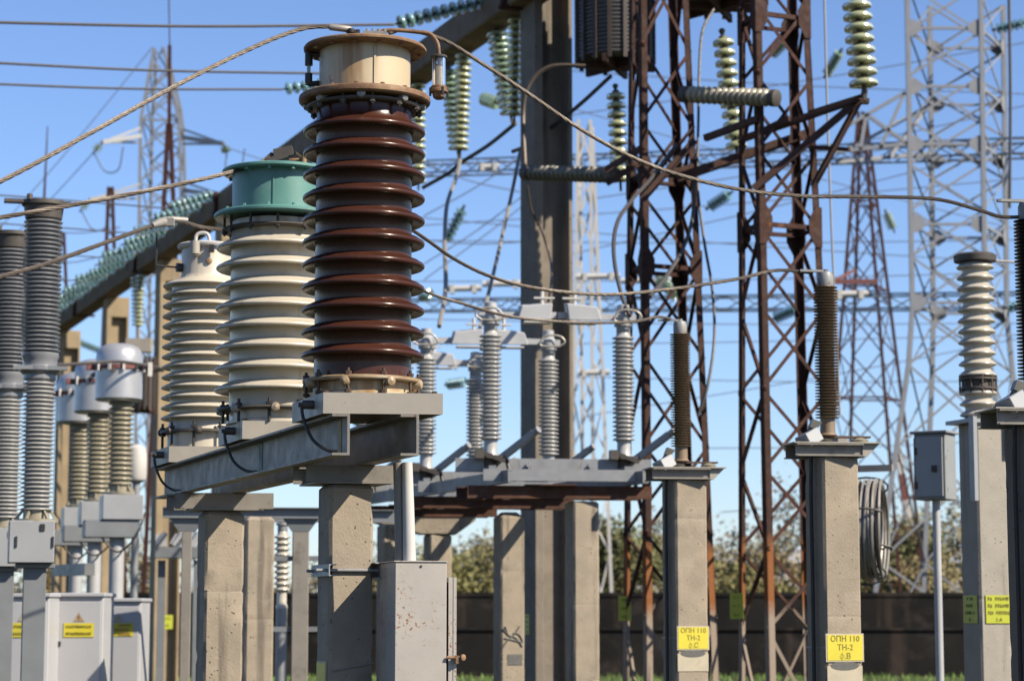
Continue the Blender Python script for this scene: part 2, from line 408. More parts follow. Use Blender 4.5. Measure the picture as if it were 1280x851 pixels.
def lettering(txt, size, mat_, parent, loc, rot, name='lettering'):
    cu = bpy.data.curves.new('t', 'FONT'); cu.body = txt; cu.size = size; cu.align_x = 'CENTER'; cu.align_y = 'CENTER'; cu.extrude = .0006; cu.resolution_u = 2
    o = bpy.data.objects.new('t', cu); C.objects.link(o)
    dg = bpy.context.evaluated_depsgraph_get(); me = bpy.data.meshes.new_from_object(o.evaluated_get(dg))
    bpy.data.objects.remove(o); me.materials.clear(); me.materials.append(mat_)
    l = bpy.data.objects.new(name, me); C.objects.link(l); l.parent = parent; l.location = loc; l.rotation_euler = rot
    return l
def sign(loc, rz, w, h, lines, label, m='sign', ink='ink', size=.05, border=True, strap=None, group=None, thick=.004):
    """loc: centre of the sign's back on the surface; local -y faces out"""
    t = thing('sign', label, 'sign', loc, rz, group)
    b = MB(); b.box((0, -thick/2 - .001, 0), (w, thick, h)); b.build('sign_plate', K['white'] if border else K[m], t)
    if border:
        b = MB(); b.box((0, -thick - .0025, 0), (w*.93, .002, h*.9)); b.build('sign_face', K[m], t)
    n = len(lines)
    for i, s_ in enumerate(lines):
        if s_[0] == '#':                 # a worn line nobody can read: broken letter strokes
            r = random.Random(s_ + label); bb = MB(); nn = int(s_[1:]); cw = min(w*.86/nn, size*.62); z = h*.5 - h*(i + .5)/n
            for k in range(nn):
                if r.random() < .1: continue
                x = (k - (nn-1)/2)*cw
                for c_ in range(r.choice((2, 2, 3))): bb.box((x + (c_ - .8)*cw*.32, -thick - .0045, z), (cw*.16, .001, size*r.uniform(.55, .72)))
                bb.box((x, -thick - .0052, z + size*r.choice((-.3, 0, .3))*.9), (cw*.6, .001, size*.12))
            bb.build('lettering', K[ink], t); continue
        lettering(s_, size, K[ink], t, (0, -thick - .0045, h*.5 - h*(i + .5 + (.08 if n == 3 else 0)*(1-i))/n), (PI/2, 0, 0))
    if strap:
        b = MB()
        for p0, p1 in strap: b.bar(p0, p1, .004, .012)
        b.build('strap', K['wire_l'], t)
    return t
# ================================================================== SETTING
random.seed(4)
g = MB(); g.add([(-900, -60, 0), (900, -60, 0), (900, 1500, 0), (-900, 1500, 0)], [(0, 1, 2, 3)])
K['ground'] = mat('grass_soil', (.055, .07, .028), (.075, .07, .045), .35, .95, bump=.4, bscale=8, grime=((.09, .075, .055), .25, .5), spec=.1)
tag(g.build('ground', K['ground'], origin=(0, 0, 0)), 'grassy ground of the substation yard', None, kind='structure')
# short grass by the far wall
gr = MB(); rnd = random.Random(9)
for i in range(9000):
    y = rnd.uniform(44, 58.5); x = rnd.uniform(-.235*y, .225*y); h = rnd.uniform(.05, .16); a = rnd.uniform(0, PI); w = .012
    dx, dy = math.cos(a)*w, math.sin(a)*w; lx, ly = rnd.uniform(-.05, .05), rnd.uniform(-.05, .05)
    gr.add([(x-dx, y-dy, 0), (x+dx, y+dy, 0), (x+lx, y+ly, h)], [(0, 1, 2)])
K['grass'] = mat('grass_blades', (.14, .28, .04), (.22, .33, .06), .6, .7)
tag(gr.build('grass', K['grass'], weld=False, origin=(0, 50, 0)), 'short green grass along the foot of the dark wall', 'grass', kind='stuff')

# dark concrete perimeter wall
wt = thing('perimeter_wall', 'dark concrete perimeter wall standing across the back of the yard', 'wall', (0, 57.5, 0), 0)
zt_ = P(900, 741, 57.5).z; yb = 57.5
b = MB(); b.box((3, 0, zt_*.5 + .3), (36, .14, zt_ - .6)); b.box((3, .02, zt_ - .03), (36, .24, .1)); b.build('wall_panel', K['conc_wall'], wt)
b = MB(); b.box((3, -.03, .58), (36, .26, 1.16)); b.box((3, -.04, 1.19), (36, .34, .06)); b.build('plinth', K['conc_wall'], wt)
for i in range(10):
    b = MB(); b.box((-13.2 + i*3.6, -.1, zt_/2 - .05), (.26, .3, zt_ - .12)); b.build('wall_pier', K['conc_wall'], wt)

# pale low building beyond the trees
bt = thing('distant_shed', 'long pale low shed half hidden behind the trees past the wall', 'building', (26, 170, 0), 0)
b = MB(); b.box((0, 0, 2.6), (44, 10, 5.2)); b.build('wall', K['gal_w'], bt)
b = MB(); b.hexa([V(p) for p in ((-22.5, -5.5, 5.2), (22.5, -5.5, 5.2), (22.5, 5.5, 5.2), (-22.5, 5.5, 5.2), (-22.5, -.3, 6.4), (22.5, -.3, 6.4), (22.5, .3, 6.4), (-22.5, .3, 6.4))]); b.build('roof', K['gal_l'], bt)
for i in range(8):
    b = MB(); b.box((-19 + i*5.4, -5.03, 3.3), (2.2, .08, 1.5)); b.build('window', K['rust_dark'], bt)

# trees
K['bark'] = mat('bark', (.10, .075, .05), (.07, .055, .04), 6, .95)
LV = [mat('autumn_leaves_brown', (.33, .27, .12), (.22, .18, .08), .8, .8), mat('olive_leaves', (.22, .22, .07), (.28, .25, .09), .8, .8), mat('green_leaves', (.12, .135, .045), (.18, .17, .06), .8, .8), mat('ochre_leaves', (.32, .24, .08), (.24, .18, .08), .8, .8), mat('dry_twigs', (.24, .20, .15), (.17, .14, .10), .8, .9)]
def tree(x, y, h, w, lm, dens, label, group, seed, low=.1):
    r = random.Random(seed); t = thing('tree', label, 'tree', (x, y, 0), 0, group)
    b = MB(); tips = []
    def limb(p, d, L, rad, lev):
        q = [p]; c = p.copy(); dd = d.copy()
        for i in range(4):
            dd = (dd + V((r.uniform(-.2, .2), r.uniform(-.2, .2), r.uniform(-.02, .16)))).normalized(); c = c + dd*L/4; q.append(c.copy())
        b.tube(q, [rad*(1 - .17*i) for i in range(5)], 5, caps=False)
        if lev >= 3: tips.append(c); return
        for i in range(r.choice((3, 4)) if lev else 6):
            a = r.uniform(0, 2*PI); s_ = q[r.choice((1, 2, 3, 4))] if lev else q[r.choice((1, 2, 3, 4))]
            nd = (dd*.6 + V((math.cos(a), math.sin(a), r.uniform(-.05, .5)))*.8).normalized()
            limb(s_.copy(), nd, L*r.uniform(.5, .72), rad*.5, lev+1)
        tips.append(c)
    limb(V((0, 0, 0)), V((0, 0, 1)), h*.52, .035*h**.8, 0)
    mx = max(p.z for p in tips) or 1; mw = max(max(abs(p.x), abs(p.y)) for p in tips)
    sx = w/2/mw*.92; sz = h*.97/mx
    b.v = [(p[0]*sx, p[1]*sx, p[2]*sz) for p in b.v]
    b.build('trunk', K['bark'], t, weld=False)
    f = MB()
    for tp in tips:
        for k in range(int(dens*1.9)):
            c = V((tp.x*sx + r.gauss(0, w*.055), tp.y*sx + r.gauss(0, w*.055), max(low*h, tp.z*sz + r.gauss(0, h*.045)*1.2)))
            s_ = r.uniform(.07, .17)*(.6 + h*.06)
            n1 = V((r.gauss(0, 1), r.gauss(0, 1), r.gauss(0, 1))).normalized(); n2 = n1.cross(V((r.gauss(0, 1), r.gauss(0, 1), r.gauss(0, 1)))).normalized()
            f.add([c - n1*s_, c - n2*s_*.45, c + n1*s_, c + n2*s_*.45], [(0, 1, 2, 3)])
    f.build('crown', lm, t, weld=False)
    return t
TR = [  # px, top y, depth, width, leaves, density, label
 (566, 690, 85, 5.0, 1, 26, 'olive bush over the wall just right of the rusty cabinet'),
 (585, 672, 96, 4.5, 4, 7, 'nearly bare pale twiggy tree beside the cabinet on the wall'),
 (612, 668, 92, 4.0, 0, 12, 'brown autumn tree showing left of the first tall round topped post'),
 (760, 650, 84, 4.2, 2, 26, 'dense green tree between the tall concrete posts and the left rusty tower'),
 (772, 668, 90, 4.0, 1, 24, 'olive tree behind the left rusty tower'),
 (812, 640, 100, 5.0, 0, 12, 'brown thin tree behind the foot of the left rusty tower'),
 (905, 655, 95, 6.0, 0, 9, 'brown thin tree between the two rusty towers'),
 (925, 697, 80, 5.5, 1, 24, 'low olive thicket between the two rusty towers'),
 (975, 600, 105, 7.0, 4, 8, 'tall bare pale tree right behind the foot of the right rusty tower'),
 (985, 690, 82, 5.0, 3, 18, 'ochre bush over the wall right of the right rusty tower'),
 (1070, 690, 80, 4.5, 2, 24, 'green bush behind the hanging wire coil'),
 (1118, 662, 84, 4.8, 2, 28, 'bushy green tree right of the wire coil'),
 (1160, 640, 90, 4.8, 1, 26, 'olive tree behind the thin pole of the grey box'),
 (1190, 622, 88, 4.6, 0, 22, 'brown olive tree between the grey box pole and the rightmost posts'),
 (1140, 700, 78, 5.5, 0, 26, 'low brown thicket over the wall under the grey box'),
 (1240, 650, 92, 5.0, 1, 24, 'olive tree behind the rightmost concrete posts'),
 (185, 672, 100, 5.0, 0, 14, 'reddish brown tree far left behind the grey cabinets'),
 (55, 690, 100, 5.0, 3, 14, 'ochre tree at far left behind the breaker pole'),
 (470, 668, 100, 6.0, 0, 10, 'thin brown tree seen between the transformer post and the conduit pipe'),
 (345, 688, 100, 6.0, 3, 14, 'ochre tree behind the left transformer posts'),
]
for i, (px, ty, Y, w, lm, de, lab) in enumerate(TR):
    tree(GX(px, Y), Y, P(px, ty, Y).z, w, LV[lm], de, lab, 'trees beyond the wall', 100 + i)

# ================================================================== BIG PORTAL
PU = R(20.7); pu = V((-math.sin(PU), math.cos(PU), 0)); pa = V((math.cos(PU), math.sin(PU), 0))
PD = 28.0; pb = P(645, 0, PD)                      # a point of the beam's lower left edge
ZB = pb.z
def beam_at(Y): return V((pb.x, PD, ZB)) + pu * ((Y - PD)/pu.y)
bt = thing('portal_beam', 'long dark concrete portal beam running down from upper right to far left', 'beam', beam_at(26), PU)
b = MB(); L = 40/pu.y
b.prof([(-.0, 0), (.42, 0), (.42, .42), (0, .42)], (0, 0, 0), (0, L, 0)); b.build('girder', K['conc_beam'], bt, bevel=.02)
for i in range(5):
    b = MB(); yy = 2.5 + i*8.1; b.box((.21, yy, .0), (.6, .12, .05)); b.box((-.04, yy, .2), (.06, .1, .46)); b.build('strap_bracket', K['rust_dark'], bt)
def hcolumn(px, Y, w, h, label, m, rec=(.13, .33)):
    """concrete column with recessed front and back faces"""
    X = GX(px, Y); t = thing('portal_column', label, 'column', (X, Y, 0), PU, 'concrete columns of the big portal')
    hw = w/2; a = .11*w/.52; a2 = .055*w/.52; d = .19*w/.52
    poly = [(-hw, -hw), (-hw+a, -hw), (-hw+a+.02, -hw+d), (hw-a2-.02, -hw+d), (hw-a2, -hw), (hw, -hw), (hw, hw), (hw-a2, hw), (hw-a2-.02, hw-d), (-hw+a+.02, hw-d), (-hw+a, hw), (-hw, hw)]
    poly = [(-x, y) for x, y in poly][::-1]
    b = MB(); b.prof(poly, (0, 0, 0), (0, 0, h - .5), up=(0, 1, 0)); b.build('shaft', K[m], t, bevel=.008)
    b = MB(); b.box((0, 0, h - .25), (w, w, .5)); b.build('column_head', K[m], t, bevel=.01)
    return t
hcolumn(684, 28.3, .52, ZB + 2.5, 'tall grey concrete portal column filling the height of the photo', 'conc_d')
for px, lab in ((431, 'portal column hidden behind the brown transformer'), (283, 'portal column behind the cream transformers'), (205, 'tan portal column left of the finely ribbed cream transformer'), (137, 'tan portal column above the nearest domed head transformer'), (78, 'tan portal column farthest left, beside the dark grey breaker column')):
    if px == 431: continue
    Y = (11.02) / ((px - 640)/F + .378)
    hcolumn(px, Y, .56, ZB + .0, lab, 'conc_y')

# teal tension strings off the beam and the conductors they hold
def tension(px, py, qx, qy, Y, n, dia, lab, wl, ywire=None, gm='g_teal'):
    p0 = P(px, py, Y); p1 = P(qx, qy, Y - .55)
    string(p0, p1, n, dia, gm, lab, 'teal tension strings on the portal beam')
    if ywire:
        e = P(-60, ywire, Y - 4.0); mid = p1.lerp(e, .5) + V((0, 0, -.04))
        wire('conductor', [p1, mid, e], .019, K['wire_k'], wl, 'wire', 'overhead conductors from the portal beam')
tension(612, 0, 492, 31, 29.3, 10, .20, 'uppermost teal glass string, above the rim of the brown transformer', 'highest thin conductor crossing the sky at top left', 27)
tension(520, 60, 400, 92, 33.0, 11, .20, 'teal glass string mostly hidden behind the brown transformer top', 'middle of the three upper conductors crossing the sky at left', 76)
tension(470, 96, 352, 112, 35.5, 11, .20, 'teal glass string behind the cream tank of the brown transformer', 'lowest of the three upper conductors crossing the sky at left', 103)
ords = ['first', 'second', 'third', 'fourth', 'fifth', 'sixth', 'seventh', 'eighth', 'ninth', 'tenth', 'eleventh', 'twelfth', 'thirteenth']
ords += ['fourteenth', 'fifteenth', 'sixteenth', 'seventeenth', 'eighteenth', 'nineteenth', 'twentieth']
for i in range(19):
    Y = 43.6 + i*1.06
    b0 = beam_at(Y) + V((0, 0, .42)) + pa*.04
    p1 = b0 - pa*(1.02 + .1*math.sin(i*2.3)) + V((0, 0, -.36 - .05*math.sin(i*1.7)))
    string(b0, p1, 8, .24, 'g_teal', 'teal glass string on the far beam, %s from the teal tank towards the left' % ords[i], 'teal tension strings on the portal beam')
    if i % 3 == 0:
        e = p1 - pa*14 + V((0, 0, .5)); wire('conductor', [p1, p1.lerp(e, .5) - V((0, 0, .12)), e], .016, K['wire_k'], 'thin conductor running left off the %s teal string of the far beam' % ords[i], 'wire', 'overhead conductors from the portal beam', n=6)
# hanging strings
def hang(px, py, qx, qy, Y, n, dia, gm, lab, Y2=None):
    return string(P(px, py, Y), P(qx, qy, Y2 or Y), n, dia, gm, lab, 'hanging glass insulator strings')
hang(560, 78, 573, 195, 31.0, 13, .27, 'g_grn', 'green glass string, left arm of the hanging pair right of the brown transformer')
hang(580, 58, 575, 195, 30.6, 15, .24, 'g_yel', 'yellowish glass string, right arm of the hanging pair right of the brown transformer')
hang(619, 28, 640, 152, 29.4, 13, .30, 'g_grn', 'thick green glass string, left arm of the pair beside the tall column')
hang(645, 4, 643, 152, 28.9, 15, .22, 'g_yel', 'slim green glass string, right arm of the pair beside the tall column')
hang(523, 95, 523, 236, 32.5, 15, .23, 'g_yel', 'yellow glass string just peeking out right of the brown transformer ribs')
hang(170, 340, 172, 412, 51, 12, .26, 'g_grn', 'far green glass string hanging under the beam left of the cream transformers')
hang(176, 338, 173, 412, 50.7, 12, .22, 'g_yel', 'far yellow glass string hanging under the beam close to the tan column')
hang(92, 425, 130, 440, 66, 9, .24, 'g_teal', 'far teal string above the domed head transformers') 
hang(1069, -14, 1081, 122, 23.6, 8, .32, 'g_yel', 'big yellow glass string standing on the bracket tip at upper right')
hang(902, 36, 922, 196, 26.6, 11, .27, 'g_yel', 'yellow glass string passing behind the right horizontal porcelain rod')
hang(769, 105, 776, 236, 27.2, 10, .24, 'g_yel', 'yellow glass string hanging under the left dark winding drum')
# ================================================================== RUSTY PORTAL TOWERS
def corner_line(px1, py1, px2, py2, Y):
    a, b = P(px1, py1, Y), P(px2, py2, Y)
    def at(z): return a.lerp(b, (z - a.z)/(b.z - a.z))
    return at
def lattice_tower(name, label, cat, cs, levels, mat_, leg_w, br_w, horiz=(), gus=.0, gh=1.5, bm=None, split=True, group=None, top=None, styles='XXXX', flat=False):
    """cs: four functions z -> corner (front-left, front-right, back-right, back-left)"""
    base = sum((c(0) for c in cs), V((0, 0, 0)))/4
    t = thing(name, label, cat, (base.x, base.y, 0), 0, group)
    z1 = top or levels[-1]
    ctr = lambda z: sum((c(z) for c in cs), V((0, 0, 0)))/4
    for i, c in enumerate(cs):
        b = MB(); zz_ = [0] + [z for z in levels if 0 < z < z1] + [z1]
        nx = (cs[(i+1) % 4](0) - c(0)).normalized()
        ny = (cs[(i-1) % 4](0) - c(0)).normalized()
        tk = leg_w*.13
        if flat:
            vs = [c(z) + V((x*leg_w/2, y*leg_w/2, 0)) for z in zz_ for x, y in ((-1, -1), (1, -1), (1, 1), (-1, 1))]
            b.add(vs, [(k*4+j, k*4+(j+1) % 4, k*4+4+(j+1) % 4, k*4+4+j) for k in range(len(zz_)-1) for j in range(4)])
        else:
            p0, p1 = c(0), c(z1)
            for u, v_ in ((nx, ny), (ny, nx)):
                b.add([q + u*a + v_*e for q in (p0, p1) for a, e in ((0, 0), (leg_w, 0), (leg_w, tk), (0, tk))],
                      [(0, 1, 2, 3), (4, 7, 6, 5), (0, 4, 5, 1), (1, 5, 6, 2), (2, 6, 7, 3), (3, 7, 4, 0)])
        b.build('leg', mat_, t, world=True, weld=not True)
    whole = MB()
    def member(p0, p1, w, nrm, nm='brace'):
        b = whole if not split else MB()
        d = (p1 - p0).normalized(); x = d.cross(nrm).normalized(); tk = w*.16
        for (a0, a1), (e0, e1) in (((-w/2, w/2), (0, tk)), ((-w/2, -w/2 + tk), (tk, w*.8))):
            b.add([q + x*a + nrm*e for q in (p0, p1) for a, e in ((a0, e0), (a1, e0), (a1, e1), (a0, e1))],
                  [(0, 1, 2, 3), (4, 7, 6, 5), (0, 4, 5, 1), (1, 5, 6, 2), (2, 6, 7, 3), (3, 7, 4, 0)])
        if split: b.build(nm, bm or mat_, t, world=True, weld=False)
    for fi in range(4):
        A, B = cs[fi], cs[(fi+1) % 4]; st_ = styles[fi]
        for j, (za, zb) in enumerate(zip(levels, levels[1:])):
            n = (B(za) - A(za)).cross(V((0, 0, 1))).normalized()
            if n.dot(ctr(za) - A(za)) < 0: n = -n
            o1, o2 = n*.004, n*(br_w*.8 + .006)
            if st_ == 'X':
                member(A(za)+o1, B(zb)+o1, br_w, n); member(B(za)+o2, A(zb)+o2, br_w, n)
            else:
                if j % 2: member(A(za)+o1, B(zb)+o1, br_w, n)
                else: member(B(za)+o1, A(zb)+o1, br_w, n)
        for z in horiz:
            n = (B(z) - A(z)).cross(V((0, 0, 1))).normalized()
            if n.dot(ctr(z) - A(z)) < 0: n = -n
            member(A(z)+n*.012, B(z)+n*.012, br_w*1.25, n, 'cross_bar')
    if not split: whole.build('bracing', mat_, t, world=True, weld=False)
    if gus:
        for z in horiz:
            for i, c in enumerate(cs):
                b = MB(); A = c(z)
                for k in (1, -1):
                    d = (cs[(i+k) % 4](z) - A).normalized(); n = d.cross(V((0, 0, 1))).normalized()
                    if n.dot(ctr(z) - A) > 0: n = -n
                    w, h = gus, gus*gh
                    q = [A + d*x + V((0, 0, y)) + n*.004 for x, y in ((-.01, -h), (w*.45, -h), (w, -h*.35), (w, h*.35), (w*.45, h), (-.01, h))]
                    q2 = [p + n*.012 for p in q]
                    b.add(q + q2, [tuple(range(6)), tuple(range(11, 5, -1))] + [(a, (a+1) % 6, 6 + (a+1) % 6, 6 + a) for a in range(6)])
                b.build('gusset_plate', mat_, t, world=True, weld=False)
    return t
Y1 = 25.0
T1 = [corner_line(802, 100, 808.5, 851, Y1), corner_line(865.5, 100, 899, 851, Y1+.3), corner_line(844, 60, 870, 851, Y1+.8), corner_line(786, 60, 778, 851, Y1+.55)]
zy = lambda py, Y: P(640, py, Y).z
lattice_tower('lattice_tower', 'left rusty lattice tower, orange and silver at its foot, standing beside the tall concrete column', 'tower', T1,
    [-.2] + [zy(y, Y1) for y in (770, 665, 555, 442, 332, 240, 150, 55, -60)], K['rust_z'], .076, .040, bm=K['rust_b'], styles='XZZZ', horiz=(zy(331, Y1), zy(215, Y1)), gus=.14, group='rusty portal towers')
Y2 = 24.0
T2 = [corner_line(945, 50, 962, 851, Y2), corner_line(1013, 50, 1056, 851, Y2+.3), corner_line(992, 30, 1013, 851, Y2+.85), corner_line(923.5, 20, 923, 851, Y2+.6)]
lattice_tower('lattice_tower', 'right rusty lattice tower carrying the pointed bracket at upper right', 'tower', T2,
    [-.2] + [zy(y, Y2) for y in (785, 685, 585, 485, 382, 280, 185, 90, 0, -80)], K['rust_z'], .076, .040, bm=K['rust_b'], styles='XZZZ', horiz=(zy(279, Y2), zy(15, Y2)), gus=.15, group='rusty portal towers')
# bracket of the right tower and the rail between the towers
bk = thing('pointed_bracket', 'dark rusty pointed bracket jutting right from the right lattice tower', 'bracket', P(1078, 130, Y2-.1), 0)
tip = P(1079, 127, Y2-.15)
for q in ((1012, 148, .2), (945, 240, -.02), (1020, 236, .25), (925, 180, .5)):
    b = MB(); a = P(q[0], q[1], Y2 + q[2]); b.ang(a, tip, .085, .012, up=(0, 0, 1)); b.build('strut', K['rust'], bk, world=True, weld=False)
b = MB(); b.bar(P(1013, 184, Y2+.3), P(1062, 187, Y2), .05, .04); b.build('tie_bar', K['rust'], bk, world=True)
b = MB(); b.box(tip, (.12, .1, .05)); b.cyl(tip, P(1081, 112, Y2-.2), .035, 8); b.build('tip_plate', K['rust'], bk, world=True)
rl = thing('cross_rail', 'rusty steel rail sloping between the two lattice towers', 'rail', P(872, 222, Y1-.1), 0)
b = MB(); b.ang(P(848, 229, Y1-.05), P(1012, 173, Y2+.9), .11, .014); b.build('rail_angle', K['rust'], rl, world=True, weld=False)
for q in ((946, 152, 880, 176), (985, 152, 948, 170)): 
    b = MB(); b.ang(P(q[0], q[1], Y2-.05), P(q[2], q[3], Y2+.3), .07, .01); b.build('rail_strut', K['rust'], rl, world=True, weld=False)
l2 = thing('cross_rail', 'dark rusty angle arms carrying the left horizontal porcelain rod on the left tower', 'rail', P(760, 215, Y1-.1), 0)
for q in ((757, 218, 806, 188, 0), (760, 233, 806, 205, .1), (806, 253, 872, 178, -.05), (800, 232, 862, 215, .3)):
    b = MB(); b.ang(P(q[0], q[1], Y1 - .1 + q[4]), P(q[2], q[3], Y1 - .08 + q[4]), .08, .012); b.build('arm', K['rust'], l2, world=True, weld=False)
# horizontal porcelain rods
def rod(p0, p1, r, n, label, m, capm='clamp'):
    p0, p1 = V(p0), V(p1); L = (p1-p0).length; t = thing('horizontal_post_insulator', label, 'insulator', p0, 0, 'horizontal porcelain rods')
    c = L*.08; q = sheds(c + L*.04, n, (L - 2*c - L*.02)/n, r*.68, r, rise=L/n*.28, rim=L/n*.42, under=.003)
    b = MB(); b.lathe([(r*.68, c*.7)] + q + [(r*.68, L - c*.7)], 20, (0, 0, 0), p1-p0); b.build('porcelain_body', K[m], t, weld=False)
    d = (p1-p0).normalized()
    for s_ in (0, 1):
        b = MB(); b.lathe([(r*.8, 0), (r*.95, .01), (r*.95, c*.8), (r*.75, c*.9)], 14, p0*0 + (d*(L - c*.9) if s_ else V((0, 0, 0))), d); b.build('end_cap', K[capm], t, weld=False)
    return t
rod(P(852, 118, 24.6), P(972, 123, 23.8), .10, 14, 'grey brown ribbed rod lying level across the right rusty tower', 'khaki_p')
rod(P(655, 216, 26.4), P(770, 219, 25.0), .095, 16, 'grey brown ribbed rod lying level across the tall concrete column', 'olive_p')
# line traps
def line_trap(px, Y, ytop, ybot, wpx, label, group='dark winding drums'):
    c = P(px, ybot, Y); top = P(px, ytop, Y); r = wpx/2*Y/F; h = top.z - c.z
    t = thing('line_trap', label, 'line trap', (c.x, c.y, c.z), R(12), group)
    n = 30; q = []
    for i in range(n):
        z = .1 + (h - .12)*i/n; p = (h - .12)/n
        q += [(r*.93, z), (r*.965, z + p*.2), (r*.965, z + p*.7), (r*.93, z + p*.85)]
    b = MB(); b.lathe(q, 40); b.build('winding', K['trap_i'], t, weld=False)
    for k in range(16):
        a = 2*PI*k/16; b = MB(); b.bar((math.cos(a)*r*.985, math.sin(a)*r*.985, .03), (math.cos(a)*r*.985, math.sin(a)*r*.985, h + .1), .05, .035, up=(math.cos(a), math.sin(a), 0)); b.build('rib', K['trap'], t)
    for k in range(3):
        a = PI*k/3; b = MB(); b.bar((-math.cos(a)*r*1.02, -math.sin(a)*r*1.02, .03 + k*.002), (math.cos(a)*r*1.02, math.sin(a)*r*1.02, .03 + k*.002), .05, .1); b.build('spider_arm', K['rust'], t)
    return t
line_trap(769, 27.2, -75, 86, 102, 'dark slatted winding drum hanging right of the tall column')
line_trap(900, 26.8, -130, 12, 122, 'dark winding drum showing only its underside at the top edge')

# ================================================================== DISCONNECTOR ROW
DU = V((-math.sin(U20), math.cos(U20), 0)); DA = V((math.cos(R(7)), math.sin(R(7)), 0))
def post_at(px, Y, pyt): q = P(px, pyt, Y); return V((q.x, Y, 0)), q.z
for px, Y, pyt, lab, sd_, tr in ((727, 21.5, 627, 'square concrete post with a smooth pale face, right of the tall column', 3, .02), (636, 23.5, 640, 'round topped concrete post with black graffiti, left of the tall column', 5, .07), (547, 25.5, 668, 'concrete post under a wide flared head, above the rusty cabinet door', 7, .02)):
    l, h = post_at(px, Y, pyt); concrete_post(l, .26, h, U20, lab, 'concrete posts of the switch row', 'conc', seed=sd_, top_round=tr)
l, h = post_at(547, 25.5, 668)
ch = thing('post_head', 'wide flared concrete head topping the post above the rusty cabinet', 'post head', (l.x, l.y, h), R(7))
b = MB(); b.prof([(-.2, 0), (.2, 0), (.42, .16), (.42, .28), (-.85, .28), (-.85, .16)], (0, -.15, 0), (0, .15, 0)); b.build('corbel', K['conc'], ch, bevel=.01)
cl_ = V((GX(668, 28.05), 28.05, P(668, 780, 28).z))
sign(V((GX(684, 28.3), 28.3, cl_.z)) - pa*.262 + pu*.02, PU - PI/2, .16, .25, ['#4', '#4', '#4', '#3'], 'narrow dull yellow sign on the shaded side of the tall concrete column', 'sign_g', size=.035, border=False)
for px, py, Yq, lab in ((781, 760, 25.5, 'small faded yellow sign tied to the rear leg of the left rusty tower'), (921, 757, 24.5, 'small faded yellow sign tied to the rear leg of the right rusty tower')):
    q = P(px, py, Yq); sign(q, R(-30), .16, .28, ['#3', '#4', '#3'], lab, 'sign_g', size=.035, border=False)
# graffiti on the round topped post
l, h = post_at(636, 23.5, 640)
gf = thing('graffiti', 'black spray painted scrawl on the round topped post', 'graffiti', V((l.x, l.y, P(640, 797, 23.5).z)) - V((-math.sin(U20), math.cos(U20), 0))*.131, U20)
b = MB()
for a in ([(-.12, .10), (-.05, .03), (.03, .0), (.1, -.09)], [(-.12, -.10), (-.06, -.02), (.0, .03), (.07, .12)], [(-.1, .0), (.0, -.02), (.1, -.04), (.06, .04), (.0, .05)], [(-.09, .12), (-.06, .04)]):
    b.tube(spline([(x, -.004, z) for x, z in a], 5), .008, 5)
b.build('spray_stroke', K['stencil'], gf, weld=False)
b = MB(); b.box((.02, -.003, -.22), (.16, .004, .11)); b.build('paint_patch', K['stencil'], gf)

fr = thing('disconnector_stand', 'grey and rusty steel frame lying across the concrete posts of the switch row', 'frame', P(700, 620, 21.5), 0)
zf = P(700, 628, 21.5).z
def fr_part(nm, m, f):
    b = MB(); f(b); b.build(nm, K[m], fr, world=True, weld=False)
l3, h3 = post_at(727, 21.5, 627)
for i, (px, Y) in enumerate(((727, 21.5), (636, 23.5), (547, 25.5))):
    c = V((GX(px, Y), Y, zf))
    for s_ in (-1, 1):
        o = DU*(.17*s_)
        fr_part('rusty_channel', 'rusto' if s_ < 0 else 'rust', lambda b: b.chan(c + o - DA*1.15 + V((0, 0, .09)), c + o + DA*.62 + V((0, 0, .09)), .06, .12, .01, side=s_))
    fr_part('tie_plate', 'rusto', lambda b: b.box(c + V((0, 0, .155)) - DA*.3, (.5, .5, .012)))
FR = [V((GX(px, Y), Y, 0)) for px, Y in ((727, 21.5), (636, 23.5), (547, 25.5))]
zg = zf + .165
for a_ in (-.86, .42):                                  # long grey rails along the row
    p0 = FR[0] + DA*a_ - DU*.45; p1 = FR[2] + DA*a_ + DU*.6
    fr_part('grey_rail', 'gbeam', lambda b: b.chan(V((p0.x, p0.y, zg + .06)), V((p1.x, p1.y, zg + .06)), .06, .12, .009, side=1))
def insulator_col(parent, base, h, r, n, m, name='post_insulator', foot=.17, head=.1):
    b = MB(); p = (h - foot - head)/n
    q = [(r*.55, 0), (r*.72, .0), (r*.72, .03), (r*.6, .05), (r*.6, foot)] + sheds(foot + p*.4, n, p, r*.66, r, rise=p*.25, rim=p*.28, under=.003) + [(r*.6, h - head*.8), (r*.55, h - head*.7)]
    b.lathe(q, 24); o = b.build(name, K[m], parent, weld=False, origin=(0, 0, 0)); o.location = base
    b = MB(); b.lathe([(r*.6, h - head*.75), (r*.62, h - head*.7), (r*.62, h - .012), (r*.8, h - .01), (r*.8, h + .015), (r*.3, h + .02), (r*.3, h + .06)], 16); c_ = b.build('metal_cap', K['gal'], o, weld=False, origin=(0, 0, 0))
    return o
dl = ('near disconnector pole with pale switch blades right of the brown transformer', 'middle disconnector pole behind the near one', 'far disconnector pole partly hidden behind the brown transformer')
